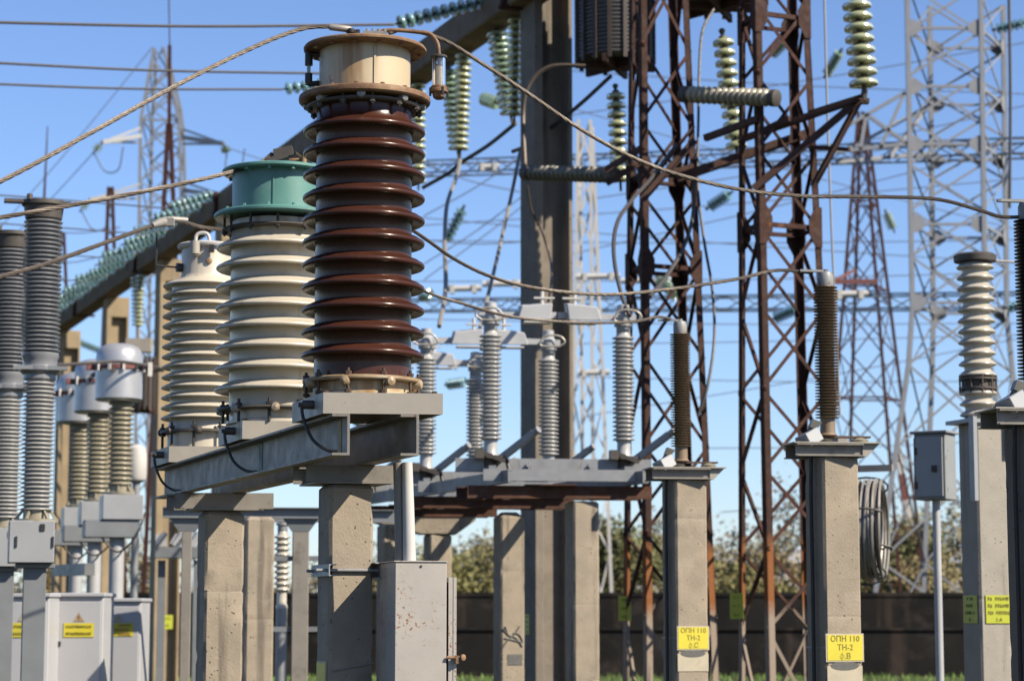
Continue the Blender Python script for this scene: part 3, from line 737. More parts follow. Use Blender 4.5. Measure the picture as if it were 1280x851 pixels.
for i, (c0, lab) in enumerate(zip(FR, dl)):
    base = c0 + DU*.1
    t = thing('disconnector_pole', lab, 'disconnector', (base.x, base.y, zg + .125), R(7), 'disconnector poles of the switch row')
    b = MB(); b.chan((-1.18, 0, .07), (.72, 0, .07), .07, .13, .009, side=-1); b.build('base_channel', K['gal'], t, weld=False)
    b = MB(); b.chan((-.95, -.36, -.045), (.66, -.36, -.045), .06, .11, .009, side=-1); b.build('lower_channel', K['gal'], t, weld=False)
    for x in (-.84, .46):
        b = MB(); b.box((x - .02, -.17, .02), (.07, .34, .05)); b.build('cross_tie', K['gbeam'], t)
        b = MB(); b.cyl((x + .1, -.13, .13), (x + .1, .14, .13), .03, 10); b.box((x - .12, -.1, .17), (.08, .1, .09)); b.bar((x - .15, -.12, .2), (x + .12, -.16, .1), .03, .04); b.build('drive_lever', K['clamp'], t, weld=False)
    for x in (-.84, .46):
        insulator_col(t, (x, .02, .14), 1.30, .110, 24, 'grey_p')
        b = MB(); b.box((x, .02, .145), (.26, .24, .03)); b.cyl((x, .02, .05), (x, .02, .15), .07, 12); b.build('bearing', K['clamp'], t)
    zt = 1.44
    for x, s_ in ((-.84, 1), (.46, -1)):
        b = MB(); b.lathe([(.07, 0), (.085, .02), (.085, .10), (.06, .12), (.06, .2), (.02, .21)], 14, (x, .02, zt)); b.box((x - s_*.02, .02, zt + .07), (.2, .12, .06)); b.build('turning_head', K['gal_l'], t, weld=False)
        b = MB(); b.bar((x + s_*.05, .02, zt + .08), (-.19 + s_*-.01, .02, zt + .09), .045, .06); b.build('switch_blade', K['gal_l'], t)
        b = MB(); b.tube(spline([(x - s_*.1, -.1, zt + .02), (x - s_*.16, -.1, zt + .07), (x - s_*.1, -.1, zt + .13), (x + s_*.05, -.1, zt + .13), (x + s_*.1, -.1, zt + .03), (x - s_*.1, -.1, zt + .02)], 5), .011, 6); b.build('flexible_link', K['wire_l'], t, weld=False)
    for x, s_ in ((-.42, 1), (.06, -1)):          # bent sheet hood over the end of each blade, with its lower plate
        q = [(-.17, -.11, -.03), (.15, -.11, -.03), (.15, .12, .0), (-.17, .12, .0), (-.13, -.11, .10), (.17, -.11, .13), (.17, .12, .17), (-.13, .12, .14)]
        b = MB(); b.hexa([V((x + s_*px_, py_, zt + .06 + pz_)) for px_, py_, pz_ in q]); b.build('contact_hood', K['gal_l'], t, bevel=.008)
        b = MB(); b.box((x + .02*s_, -.1, zt - .0), (.27, .15, .014)); b.build('lower_plate', K['gal_w'], t)
        b = MB(); b.box((x + s_*.1, .0, zt + .255), (.2, .05, .016)); b.cyl((x + s_*.08, 0, zt + .1), (x + s_*.08, 0, zt + .32), .018, 8); b.build('arcing_horn', K['gal_w'], t)
    for x in (-.76, .55):
        b = MB(); b.bar((x, -.05, .12), (x + .3, -.3, .36), .06, .06); b.cyl((x + .29, -.29, .35), (x + .34, -.34, .39), .035, 10); b.build('earthing_blade', K['gal'], t)
    b = MB(); b.tube(spline([(-.7, -.1, .12), (-.66, -.14, -.02), (-.58, -.16, -.06), (-.5, -.14, .0), (-.48, -.1, .12)], 6), .02, 8); b.build('earthing_cable', K['black'], t, weld=False)
    for x in (-.5, .1):
        b = MB(); b.box((x, -.12, .05), (.16, .02, .15)); b.cyl((x, -.12, .06), (x, -.17, .06), .02, 8); b.build('bracket', K['gal'], t)

# ================================================================== SURGE ARRESTERS ON POSTS
def arrester(px, Y, pyt, letter, lab_post, lab_arr, lab_sign, py_sign, seed, m='arr', post_m='conc', sx=1.0, rodpy=None):
    l, h = post_at(px, Y, pyt); a20 = V((math.cos(U20), math.sin(U20), 0)); n20 = V((math.sin(U20), -math.cos(U20), 0))
    concrete_post(l, .262, h, U20, lab_post, 'arrester posts', post_m, seed=seed, top_round=.012, chip=.009)
    t = thing('surge_arrester', lab_arr, 'surge arrester', (l.x, l.y, h), R(8), 'surge arresters on posts')
    # shelf: pointed steel plate on a channel
    b = MB(); b.prof([(-.29, .083), (.29, .083), (.29, .091), (-.29, .091)], (0, -.17, 0), (0, .17, 0)); b.build('shelf_plate', K['plate'], t)
    b = MB(); b.chan((-.27, -.12, .04), (.17, -.12, .04), .05, .08, .008, side=1); b.chan((-.27, .12, .04), (.17, .12, .04), .05, .08, .008, side=-1); b.build('shelf_channel', K['beam'], t, weld=False)
    b = MB(); b.hexa([V(p) for p in ((.17, -.14, .0), (.2, -.14, .0), (.2, .14, .0), (.17, .14, .0), (.17, -.14, .082), (.28, -.14, .082), (.28, .14, .082), (.17, .14, .082))]); b.build('shelf_wedge', K['plate'], t)
    for x, y in ((-.05, 0), (.19, 0), (-.16, .06)):
        b = MB(); b.lathe([(.03, .091), (.055, .1), (.06, .115), (.03, .13), (.03, .14)], 16, (x, y, 0)); b.build('bushing', K['clamp'] if x < .1 else K['khaki_p'], t, weld=False)
    b = MB(); b.bar((-.1, 0, .135), (.26, 0, .135), .06, .012); b.build('strap_bar', K['stud'], t)
    # ribbed column
    z0 = .14; H = rodpy - z0; n = 44; p = (H - .2)/n
    q = [(.05, z0), (.062, z0 + .005), (.05, z0 + .02), (.048, z0 + .11)]
    for i in range(n):
        z = z0 + .115 + p*i; q += [(.046, z), (.078, z + p*.2), (.080, z + p*.34), (.05, z + p*.6)]
    q += [(.046, z0 + .12 + p*n), (.046, rodpy - .07)]
    b = MB(); b.lathe(q, 22); o = b.build('ribbed_column', K[m], t, weld=False, sharp=20); o.location = (-.02, 0, 0)
    b = MB(); b.lathe([(.05, rodpy - .09), (.053, rodpy - .08), (.053, rodpy - .02), (.045, rodpy), (.02, rodpy + .002), (.02, rodpy + .02)], 16); b.box((-.09, 0, rodpy + .01), (.16, .03, .015)); o = b.build('top_terminal', K['boxb'], t, weld=False); o.location = (-.02, 0, 0)
    # discharge counter box on the left
    b = MB(); M = Matrix.Rotation(R(-28), 3, 'Y') @ Matrix.Rotation(R(25), 3, 'Z'); b.box((-.17, -.09, .115), (.12, .12, .09), M); b.build('counter_box', K['boxg'], t, bevel=.004)
    b = MB(); b.hexa([V(p) for p in ((-.17, -.12, .19), (-.13, -.12, .17), (-.13, -.06, .17), (-.17, -.06, .19), (-.15, -.12, .24), (-.09, -.12, .22), (-.09, -.06, .22), (-.15, -.06, .24))]); b.cyl((-.17, -.09, .15), (-.13, -.09, .22), .02, 8); b.build('counter_shield', K['olive_p'], t)
    b = MB(); b.tube(spline([(-.15, -.06, .0), (-.152, -.05, -.3), (-.15, -.05, -.9), (-.152, -.05, -h + .1)], 4), .014, 6); b.build('earth_lead', K['black'], t, weld=False)
    # sign
    if letter == 'А': return t
    s_ = l + n20*.135; s_.z = P(px, py_sign, Y - .13).z
    sg = sign(s_, U20, .27 if Y < 16 else .262, .178, ['ОПН 110', 'ТН-2', 'ф.' + letter], lab_sign, 'sign', size=.052, strap=[((-.13, .0, 0), (-.134, .27, 0)), ((.13, .0, 0), (.134, .27, 0))], group=None)
    st_ = thing('stencil_mark', 'old pale paint patch with worn black stencil under the phase %s sign' % {'С': 'C', 'В': 'B', 'А': 'A'}[letter], 'paint mark', s_ + V((0, 0, -.16)), U20)
    b = MB(); b.box((0, .001, -.02), (.25, .004, .13)); b.build('pale_patch', K['white'], st_)
    b = MB(); b.lathe([(.0, 0), (.1, 0), (.1, .0015)], 24, (0, -.002, .06), (0, -1, 0)); o = b.build('black_stencil', K['stencil'], st_, weld=False); o.scale = (1, 1, .28); o.location.z += .03
    return t
HB = P(1027, 341, 14.5).z - P(1038, 572, 14.5).z
arrester(1039, 14.5, 572, 'В', 'concrete post with the phase В sign, left of the hanging wire coil', 'brown ribbed surge arrester on the post left of the wire coil', 'yellow sign reading ОПН 110 ТН-2 ф.В on the post left of the wire coil', 809, 21, rodpy=HB)
arrester(855, 17.0, 600, 'С', 'concrete post with the phase С sign in front of the left rusty tower', 'brown ribbed surge arrester in front of the left rusty tower', 'yellow sign reading ОПН 110 ТН-2 ф.С on the post before the left rusty tower', 797, 22, rodpy=HB)
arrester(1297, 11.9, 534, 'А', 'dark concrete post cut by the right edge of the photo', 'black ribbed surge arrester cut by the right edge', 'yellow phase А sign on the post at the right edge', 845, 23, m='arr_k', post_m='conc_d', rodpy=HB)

# ================================================================== RIGHT SIDE
l, h = post_at(1227, 17.5, 528)
concrete_post(l, .27, h, U20, 'pale concrete post carrying the white ribbed column at right', 'concrete posts at right', 'conc_p', seed=31, top_round=.02)
t = thing('ribbed_capacitor', 'white ribbed porcelain column on the post near the right edge', 'insulator', (l.x - .02, l.y, h), U20, 'white ribbed columns at right')
hh = P(1220, 318, 17.5).z - h
for k in range(2):
    z0 = hh*.13 if k else 0; z1 = hh if k else hh*.0
zj = P(1220, 480, 17.5).z - h
for (za, zb, n) in ((.02, zj - .03, 3), (zj + .03, hh - .06, 11)):
    p = (zb - za)/n; b = MB(); b.lathe([(.10, za)] + sheds(za + p*.45, n, p,   .104, .148, rise=p*.3, rim=p*.22) + [(.11, zb)], 28); b.build('porcelain_unit', K['white_p'], t, weld=False)
b = MB(); b.lathe([(.11, zj - .05), (.15, zj - .045), (.15, zj - .03), (.12, zj - .025), (.12, zj + .025), (.15, zj + .03), (.15, zj + .045), (.11, zj + .05)], 24); b.build('joint_flange', K['clamp'], t, weld=False)
for k in range(10):
    a = 2*PI*k/10; b = MB(); b.cyl((.14*math.cos(a), .14*math.sin(a), zj - .08), (.14*math.cos(a), .14*math.sin(a), zj + .07), .009, 6); b.build('bolt', K['stud'], t)
b = MB(); b.lathe([(.12, hh - .07), (.165, hh - .06), (.17, hh - .015), (.15, hh), (.0, hh + .01)], 28); b.build('top_cap', K['clamp'], t, weld=False)
b = MB(); b.box((0, 0, .0), (.4, .34, .03)); b.ang((-.2, -.17, .03), (-.2, -.17, -.62), .07, .01); b.box((.19, -.15, -.12), (.1, .06, .3)); b.build('mounting_bracket', K['boxg'], t, weld=False)
b = MB(); b.tube(spline([(.17, 0, hh - .04), (.5, .1, hh - .03), (1.2, .4, hh - .05), (2.4, .9, hh + .05)], 6), .008, 6); b.build('lead', K['wire_l'], t, weld=False)
n20 = V((math.sin(U20), -math.cos(U20), 0)); a20 = V((math.cos(U20), math.sin(U20), 0))
s_ = l + n20*.139 + a20*.02; s_.z = P(1236, 761, 17.4).z
sign(s_, U20, .225, .215, ['#9', '#9', '#11', 'ф.А'], 'greenish yellow four line sign on the front of the pale post at right', 'sign_g', size=.038, border=False)
s2 = l - a20*.139; s2.z = s_.z
sign(s2, U20 - PI/2, .2, .215, ['#4', '#5', '#6', 'ф.'], 'narrow greenish sign round the left corner of the pale post at right', 'sign_g', size=.036, border=False)
l2, h2 = post_at(1261, 21.5, 690)
concrete_post(l2, .26, h2, U20, 'concrete post farther back at right, half hidden by the dark post', 'concrete posts at right', 'conc', seed=33)
s3 = l2 + n20*.134; s3.z = P(1258, 785, 21.4).z
sign(s3, U20, .24, .19, ['#7', '#7', '#8', 'ф.'], 'yellow sign low on the farther post at the right edge', 'sign', size=.04, border=False)
t = thing('ribbed_capacitor', 'farther white ribbed column low behind the right posts', 'insulator', (l2.x - .02, l2.y, h2), U20, 'white ribbed columns at right')
b = MB(); b.lathe([(.10, 0)] + sheds(.1, 6, .115, .1, .15, rise=.03, rim=.03) + [(.1, .8)], 24); b.build('porcelain_unit', K['white_p'], t, weld=False)
b = MB(); b.lathe([(.15, .8), (.16, .85), (.1, .9)], 20); b.build('top_cap', K['clamp'], t, weld=False)
# grey control box on a thin pole
Yb = 18.5; c = P(1170, 625, Yb)
t = thing('control_box', 'weathered grey control box raised on a thin pole at right', 'box', (c.x, c.y, 0), R(-32))
z0, z1 = c.z, P(1170, 543, Yb).z
w, d = .27, .24
b = MB(); b.box((0, 0, (z0+z1)/2), (w, d, z1 - z0)); b.build('body', K['boxb'], t, bevel=.006)
b = MB(); b.box((0, 0, z1 + .012), (w + .05, d + .06, .02)); b.build('roof_plate', K['boxb'], t, bevel=.003)
b = MB(); b.box((.0, -d/2 - .009, (z0+z1)/2), (w - .04, .014, z1 - z0 - .05)); b.build('door', K['boxg'], t, bevel=.003)
b = MB(); b.box((.05, -d/2 - .024, (z0+z1)/2 - .02), (.05, .014, .055)); b.build('door_lock', K['black'], t)
for z in (.12, .4): 
    b = MB(); b.cyl((-w/2 + .02, -d/2 - .016, z0 + z - .03), (-w/2 + .02, -d/2 - .016, z0 + z + .03), .012, 8); b.build('hinge', K['stud'], t)
b = MB(); b.box((-w/2 - .008, .0, (z0+z1)/2), (.012, d - .05, z1 - z0 - .06)); b.build('side_panel', K['boxb'], t)
b = MB(); b.tube([(0, 0, 0), (0, 0, z0)], .033, 12); b.build('pole', K['gal_l'], t, weld=False)
# coil of aluminium wire
Yc = 20.5; c = P(1081, 662, Yc); rr = 63*Yc/F
t = thing('wire_coil', 'big coil of bare aluminium wire hanging behind the phase В post', 'wire coil', (c.x, c.y, c.z - rr), R(74))
rnd = random.Random(5); b = MB(); ax = 0
for k in range(46):
    off = rnd.uniform(-.16, .16); r0 = rr*(1 - rnd.uniform(0, .16) - .02*abs(off)); ph = rnd.uniform(0, 6); tl = rnd.uniform(-.03, .03)
    b.tube([(r0*math.cos(a)*(1 + .012*math.sin(3*a + ph)), off + tl*math.sin(a + ph), rr + r0*math.sin(a)*(1 + .012*math.cos(2*a + ph))) for a in [2*PI*i/40 for i in range(41)]], .013, 5, caps=False)
b.build('wire_loops', K['coil'], t, weld=False)
for a in (1.2, 2.8, 4.4, 5.9):
    b = MB(); q = V((rr*.92*math.cos(a), 0, rr + rr*.92*math.sin(a))); dr = V((math.cos(a), 0, math.sin(a)))
    b.tube([q + dr*(.1*math.cos(s)) + V((0, .2*math.sin(s), 0)) for s in [2*PI*i/14 for i in range(15)]], .01, 5, caps=False); b.build('binding', K['black'], t, weld=False)
l, h = post_at(1052, 20.9, 640)
tp = thing('steel_stub', 'grey steel stub behind the phase В post, holding the wire coil', 'post', (l.x, l.y, 0), U20)
b = MB(); b.box((0, 0, h/2 + .35), (.1, .1, h + .7)); b.build('shaft', K['beam'], tp); b = MB(); b.bar((0, 0, h + .4), (.35, -.35, h + .4), .06, .06); b.build('hook_arm', K['beam'], tp)
# ================================================================== FOREGROUND CURRENT TRANSFORMERS
CT_Y = (11.1, 12.7, 14.62)
ct_loc = []
for Y in CT_Y:
    x = GX(454, 11.1) - (Y - 11.1)*math.tan(U20); ct_loc.append(V((x, Y, 0)))
e_b = V((-math.sin(U20), math.cos(U20), 0)); e_a = V((math.cos(R(6)), math.sin(R(6)), 0))
ZP = P(397, 491, 10.82).z                            # top of the mounting trays
O = ct_loc[0]
def pt(a, b_, z): return O + e_a*a + e_b*b_ + V((0, 0, z))
def skew(mb, a0, a1, b0, b1, z0, z1, m=0):
    mb.hexa([pt(a, b, z) for z in (z0, z1) for a, b in ((a0, b0), (a1, b0), (a1, b1), (a0, b1))], m)
pf = thing('steel_platform', 'grey painted steel platform on two concrete posts, carrying the three big transformers', 'platform', (O.x, O.y, 0), 0)
B1 = (CT_Y[1]-CT_Y[0])/math.cos(U20); B2 = (CT_Y[2]-CT_Y[0])/math.cos(U20)
def ppart(nm, m, f, bev=0, mats=None):
    b = MB(); f(b); return b.build(nm, mats or K[m], pf, world=True, bevel=bev)
BF = -.31; BE = B2 + .42
zb1 = ZP - .104; zb0 = zb1 - .2; t_ = .012
for w0, f0 in ((-.158, -.243), (.176, .088)):         # channels: web at w0, flanges reaching left to f0
    def f(b, w0=w0, f0=f0):
        skew(b, w0 - t_, w0, BF, BE, zb0 + t_, zb1 - t_); skew(b, f0, w0, BF, BE, zb1 - t_, zb1); skew(b, f0, w0, BF, BE, zb0, zb0 + t_)
    ppart('channel_beam', 'beam', f)
def bandf(b): skew(b, -.171 - .002, -.171, -.21, -.15, zb0 + t_ + .003, zb1 - t_ - .003)
ppart('yellow_phase_band', 'yellow', bandf)
def bandg(b): skew(b, -.171 - .002, -.171, B1 - .30, B1 - .22, zb0 + t_ + .003, zb1 - t_ - .003)
ppart('green_phase_band', 'green', bandg)
for k, bb in enumerate((0, B1, B2)):                   # folded trays under each transformer
    def f(b, bb=bb):
        skew(b, -.285, .295, bb - .3, bb - .294, zb1 + .002, ZP); skew(b, -.285, .295, bb + .294, bb + .3, zb1 + .002, ZP)
        skew(b, -.285, -.279, bb - .294, bb + .294, zb1 + .002, ZP); skew(b, .289, .295, bb - .294, bb + .294, zb1 + .002, ZP)
        skew(b, -.279, .289, bb - .294, bb + .294, ZP - .008, ZP - .001)
    ppart('mounting_tray', 'plate', f)
    def f(b, bb=bb): b.cyl(pt(-.285, bb - .12, ZP - .045), pt(-.34, bb - .12, ZP - .045), .022, 10); b.cyl(pt(-.33, bb - .12, ZP - .045), pt(-.36, bb - .12, ZP - .045), .012, 8)
    ppart('earthing_bolt', 'clamp', f)
    def f(b, bb=bb): b.tube(spline([pt(-.345, bb - .12, ZP - .045), pt(-.335, bb - .13, ZP - .12), pt(-.30, bb - .17, ZP - .22), pt(-.25, bb - .24, zb0 + .03), pt(-.205, bb - .33 if bb else bb - .29, zb0 + .018)], 6), .0085, 8)
    ppart('earthing_strap', 'black', f)
    for s_ in (-.26, .27):
        for q in (-.25, .26):
            def f(b, s_=s_, q=q, bb=bb): b.cyl(pt(s_, bb + q, ZP - .001), pt(s_, bb + q, ZP + .014), .013, 6)
            ppart('tray_bolt', 'stud', f)
# cross channels over the posts
PB = V((GX(431, 11.62), 11.62, 0)); PA_ = V((GX(274.5, 14.3), 14.3, 0))
def cross(c, L0, L1, h):
    def f(b):
        z1 = zb0 - .002
        for s_ in (-1, 1):
            p = c + e_b*(.13*s_); b.chan(p + e_a*L0 + V((0, 0, z1 - h/2)), p + e_a*L1 + V((0, 0, z1 - h/2)), .05, h, .008, side=s_)
    ppart('cross_channel', 'beam', f)
    def f(b): b.hexa([c + e_a*a + e_b*q + V((0, 0, z)) for z in (zb0 - h - .012, zb0 - h - .003) for a, q in ((-.2, -.16), (.2, -.16), (.2, .16), (-.2, .16))])
    ppart('bearing_plate', 'beam', f)
cross(PB, -.24, .27, .085); cross(PA_, -.32, .30, .10)
concrete_post(PB, .235, zb0 - .1, U20, 'sun striped concrete post behind the tall rusty cabinet, under the brown transformer', 'concrete posts of the steel platform', 'conc', seed=41, top_round=.02, chip=.008)
concrete_post(PA_, .25, zb0 - .115, U20, 'pitted tan concrete post under the left end of the steel platform', 'concrete posts of the steel platform', 'conc', seed=42, top_round=.03, chip=.010)

def ring_studs(t, r, n, z0, z1, a0=0, rr=.009, m='stud', nut=None):
    for k in range(n):
        a = a0 + 2*PI*k/n; x, y = r*math.cos(a), r*math.sin(a)
        b = MB(); b.cyl((x, y, z0), (x, y, z1), rr, 8)
        for zz in (nut or ()): b.cyl((x, y, zz - .008), (x, y, zz + .008), rr*2.1, 6)
        b.build('stud', K[m], t, weld=False)
def clamp_lugs(t, r, n, z, a0, m='clamp', s_=.024):
    for k in range(n):
        a = a0 + 2*PI*k/n; b = MB(); b.lathe([(0, -.03), (s_, -.022), (s_*1.15, 0), (s_*.9, .022), (0, .03)], 12, (r*math.cos(a), r*math.sin(a), z), (math.cos(a), math.sin(a), 0)); b.build('clamp_lug', K[m], t, weld=False)
def zrel(py, i): return P(454, py, CT_Y[i]).z - ZP

# --- brown transformer
l = V((ct_loc[0].x - .013, ct_loc[0].y, ZP))
c1 = thing('current_transformer', 'tall dark brown ribbed current transformer with a rusty cream top tank, nearest of the row', 'transformer', l, 0, 'current transformers on the steel platform')
z_r = zrel(478, 0); z_s0 = zrel(446, 0); z_s1 = zrel(166, 0); pitch = (z_s1 - z_s0)/10
z_f = zrel(127, 0); z_t = zrel(66, 0)
b = MB(); b.lathe([(.262, .0), (.262, .015), (.246, .02), (.246, z_r - .012), (.235, z_r - .012)], 56); b.build('base_drum', K['tankcream'], c1, weld=False)
b = MB(); b.lathe([(.245, z_r - .010), (.292, z_r - .010), (.298, z_r - .004), (.298, z_r + .006), (.290, z_r + .012), (.245, z_r + .012)], 64); b.build('base_ring', K['ring'], c1, weld=False)
ring_studs(c1, .279, 10, .0, z_r + .045, .13, .008, nut=(z_r + .022, .012))
clamp_lugs(c1, .284, 8, z_r - .018, .55, 'ring')
zc = zrel(137, 0)
b = MB(); b.lathe([(.240, z_r - .02), (.243, z_s0 - .06)] + sheds(z_s0, 11, pitch, .241, .3075, rise=.024, rim=.030, under=-.016, seg=8) + [(.240, z_s1 + .09), (.243, zc + .012)], 96); b.build('porcelain_body', K['brown'], c1, weld=False, sharp=50)
b = MB(); b.lathe([(.243, zc - .010), (.286, zc - .009), (.292, zc - .002), (.292, zc + .006), (.286, zc + .010), (.243, zc + .010)], 64); b.build('clamp_ring', K['clamp'], c1, weld=False)
ring_studs(c1, .279, 12, zc - .03, z_f - .012, .2, .0075, 'clamp', nut=(zc - .014,))
clamp_lugs(c1, .283, 8, zc + .016, -.78, 'gal', .022)
b = MB(); b.lathe([(.238, zc - .005), (.238, z_f)], 48); b.build('neck', K['tankcream'], c1, weld=False)
b = MB(); b.lathe([(.225, z_f - .018), (.322, z_f - .018), (.331, z_f - .010), (.333, z_f + .002), (.331, z_f + .014), (.322, z_f + .02), (.225, z_f + .03)], 80); b.build('lower_flange', K['rustf'], c1, weld=False)
b = MB(); b.lathe([(.2305, z_f + .02), (.2305, (z_f + z_t)/2), (.2305, z_t)], 72); b.box((.064*1, -.2215, (z_f + z_t)/2), (.010, .012, z_t - z_f - .04), Matrix.Rotation(R(16), 3, 'Z')); b.build('top_tank', K['tankcream'], c1, weld=False)
b = MB(); b.lathe([(.22, z_t - .004), (.303, z_t - .002), (.310, z_t + .004), (.311, z_t + .014), (.306, z_t + .021), (.2, z_t + .035), (.06, z_t + .045), (0, z_t + .046)], 80); b.build('top_flange', K['rustf'], c1, weld=False)
for k in range(14):
    a = 2*PI*k/14 + .1; b = MB(); b.cyl((.275*math.cos(a), .275*math.sin(a), z_t - .014), (.275*math.cos(a), .275*math.sin(a), z_t - .001), .011, 6); b.build('flange_bolt', K['rustf'], c1, weld=False)
# oil gauge on the left
gx, gy = -.282, -.03; g0, g1 = zrel(106, 0), zrel(72, 0)
og = MB(); o2 = MB(); og.tube(spline([(-.22, gy, g1 + .005), (gx - .0, gy, g1 + .005), (gx, gy, g1 - .03)], 5), .014, 8); o2.tube(spline([(-.22, gy, g0 + .0), (gx, gy, g0), (gx, gy, g0 + .035)], 5), .014, 8); og.cyl((gx, gy, g1 - .05), (gx, gy, g1 + .02), .02, 10); o2.cyl((gx, gy, g0 - .008), (gx, gy, g0 + .05), .019, 10); o2.build('gauge_elbow', K['black'], c1, weld=False)
og = og.build('gauge_elbow', K['black'], c1, weld=False)
b = MB(); b.cyl((gx, gy, g0 + .03), (gx, gy, g1 - .03), .0095, 10); b.build('gauge_glass', K['g_grn'], og, weld=False)
# breather on its bent pipe
bx = (548.5 - 454)*CT_Y[0]/F; by = .0
zp = zrel(40, 0)
b = MB(); b.tube(spline([(.06, .0, zp + .0), (.15, .0, zp + .008), (.27, .0, zp - .002), (bx - .045, 0, zp - .012), (bx - .008, 0, zp - .06), (bx, 0, zrel(69, 0))], 7), .0105, 10)
br = b.build('breather_pipe', K['rustf'], c1, weld=False)
ztp, zbt = zrel(70, 0), zrel(124, 0); rg = .0335
b = MB(); b.lathe([(rg + .008, ztp - .012), (rg + .010, ztp - .004), (rg + .006, ztp), (.012, ztp + .002), (.010, ztp + .02)], 28, (bx, by, 0)); b.build('breather_lid', K['clamp'], br, weld=False)
b = MB(); b.lathe([(rg, ztp - .012), (rg, zbt + .055)], 28, (bx, by, 0)); b.build('breather_glass', K['glass_c'], br, weld=False)
b = MB(); b.lathe([(rg - .004, zbt + .05), (rg - .004, ztp - .058), (0, ztp - .058)], 24, (bx, by, 0)); b.build('breather_filling', K['silica'], br, weld=False)
b = MB(); b.lathe([(rg - .004, ztp - .056), (rg - .004, ztp - .048), (.01, ztp - .04), (.01, ztp - .012)], 20, (bx, by, 0)); b.build('breather_disc', K['black'], br, weld=False)
b = MB(); b.lathe([(rg + .002, zbt + .068), (rg + .008, zbt + .062), (rg + .008, zbt + .05), (rg + .012, zbt + .046), (rg + .012, zbt + .034), (rg, zbt + .03), (rg - .004, zbt + .008), (.018, zbt - .002), (.0, zbt - .004)], 28, (bx, by, 0)); b.build('breather_cup', K['rustf'], br, weld=False)
for a in (0.3, 2.0, 3.5, 5.2):
    b = MB(); b.cyl((bx + (rg+.012)*math.cos(a), (rg+.012)*math.sin(a), zbt + .012), (bx + (rg+.012)*math.cos(a), (rg+.012)*math.sin(a), zbt + .055), .006, 6); b.build('breather_bolt', K['black'], br, weld=False)
# terminal on the lid
zl = z_t + .055
tm = MB(); tm.bar((-.10, -.02, zl + .028), (.05, -.01, zl + .03), .04, .012); tm.cyl((-.06, -.02, zl - .01), (-.06, -.02, zl + .028), .016, 10); tm.cyl((.02, -.01, zl - .01), (.02, -.01, zl + .028), .016, 10)
tm.build('terminal_bar', K['clamp'], c1, weld=False)
b = MB()
for x in (-.085, -.055, -.035): b.cyl((x, -.02, zl + .02), (x, -.02, zl + .058), .010, 6)
b.lathe([(.0, 0), (.018, .004), (.02, .016), (.014, .026), (0, .03)], 10, (-.07, -.03, zl + .036)); b.build('terminal_nuts', K['black'], c1, weld=False)
b = MB(); b.box((.05, -.008, zl + .04), (.12, .035, .022)); 
for x in (.01, .04, .07, .10): b.cyl((x, -.008, zl + .03), (x, -.008, zl + .066), .007, 6)
b.build('wire_clamp', K['wire_l'], c1, weld=False)

# --- teal topped cream transformer
l = V((ct_loc[1].x - .03, ct_loc[1].y, ZP))
c2 = thing('current_transformer', 'cream ribbed current transformer with a teal green tank on top, middle of the row', 'transformer', l, 0, 'current transformers on the steel platform')
zr2 = zrel(514, 1); s0 = zrel(489, 1); s1 = zrel(312, 1); pt2 = (s1 - s0)/7
f2 = zrel(273, 1); t2 = zrel(219, 1)
b = MB(); b.lathe([(.28, 0), (.28, .015), (.262, .02), (.262, zr2 - .01)], 48); b.build('base_drum', K['cream'], c2, weld=False)
b = MB(); b.lathe([(.262, zr2 - .010), (.318, zr2 - .009), (.325, zr2), (.318, zr2 + .010), (.262, zr2 + .01)], 56); b.build('base_ring', K['clamp'], c2, weld=False)
ring_studs(c2, .302, 10, 0, zr2 + .05, .3, .009, 'black', nut=(zr2 + .02,)); clamp_lugs(c2, .31, 8, zr2 - .002, .1, 'plate')
b = MB(); b.lathe([(.262, zr2 - .012), (.264, s0 - .08)] + sheds(s0, 8, pt2, .266, .350, rise=.032, rim=.024, under=-.018, seg=6) + [(.264, s1 + .10), (.264, f2 - .03)], 88); b.build('porcelain_body', K['cream'], c2, weld=False, sharp=50)
zc2 = zrel(290, 1)
b = MB(); b.lathe([(.264, zc2 - .01), (.315, zc2 - .008), (.322, zc2), (.315, zc2 + .008), (.264, zc2 + .01)], 56); b.build('clamp_ring', K['clamp'], c2, weld=False)
ring_studs(c2, .305, 12, zc2 - .03, f2 - .01, .1, .008, 'black', nut=(zc2 - .012,))
b = MB(); b.lathe([(.26, f2 - .016), (.356, f2 - .014), (.366, f2 - .004), (.366, f2 + .008), (.358, f2 + .018), (.26, f2 + .024)], 72); b.build('lower_flange', K['teal'], c2, weld=False)
b = MB(); b.lathe([(.264, f2 + .01), (.264, t2)], 64); b.build('top_tank', K['teal'], c2, weld=False)
b = MB(); b.lathe([(.25, t2 - .006), (.316, t2 - .004), (.324, t2 + .004), (.324, t2 + .016), (.316, t2 + .022), (.2, t2 + .035), (0, t2 + .045)], 72); b.build('top_flange', K['teal'], c2, weld=False)
b = MB(); b.bar((-.06, -.08, t2 + .06), (.06, -.08, t2 + .10), .06, .03); b.box((.035, -.08, t2 + .115), (.11, .05, .055), Matrix.Rotation(R(-12), 3, 'Y')); b.cyl((0, -.08, t2 + .03), (0, -.08, t2 + .09), .02, 8); b.build('terminal_clamp', K['clamp'], c2, weld=False)
b = MB(); b.tube(spline([(.06, 0, t2 + .085), (.13, 0, t2 + .09), (.16, .0, t2 + .09)], 5), .012, 8); b.tube(spline([(.15, -.05, t2 + .02), (.152, -.05, t2 + .10), (.19, -.05, t2 + .135), (.30, -.05, t2 + .15)], 6), .016, 10); b.build('breather_pipe', K['rustf'], c2, weld=False)

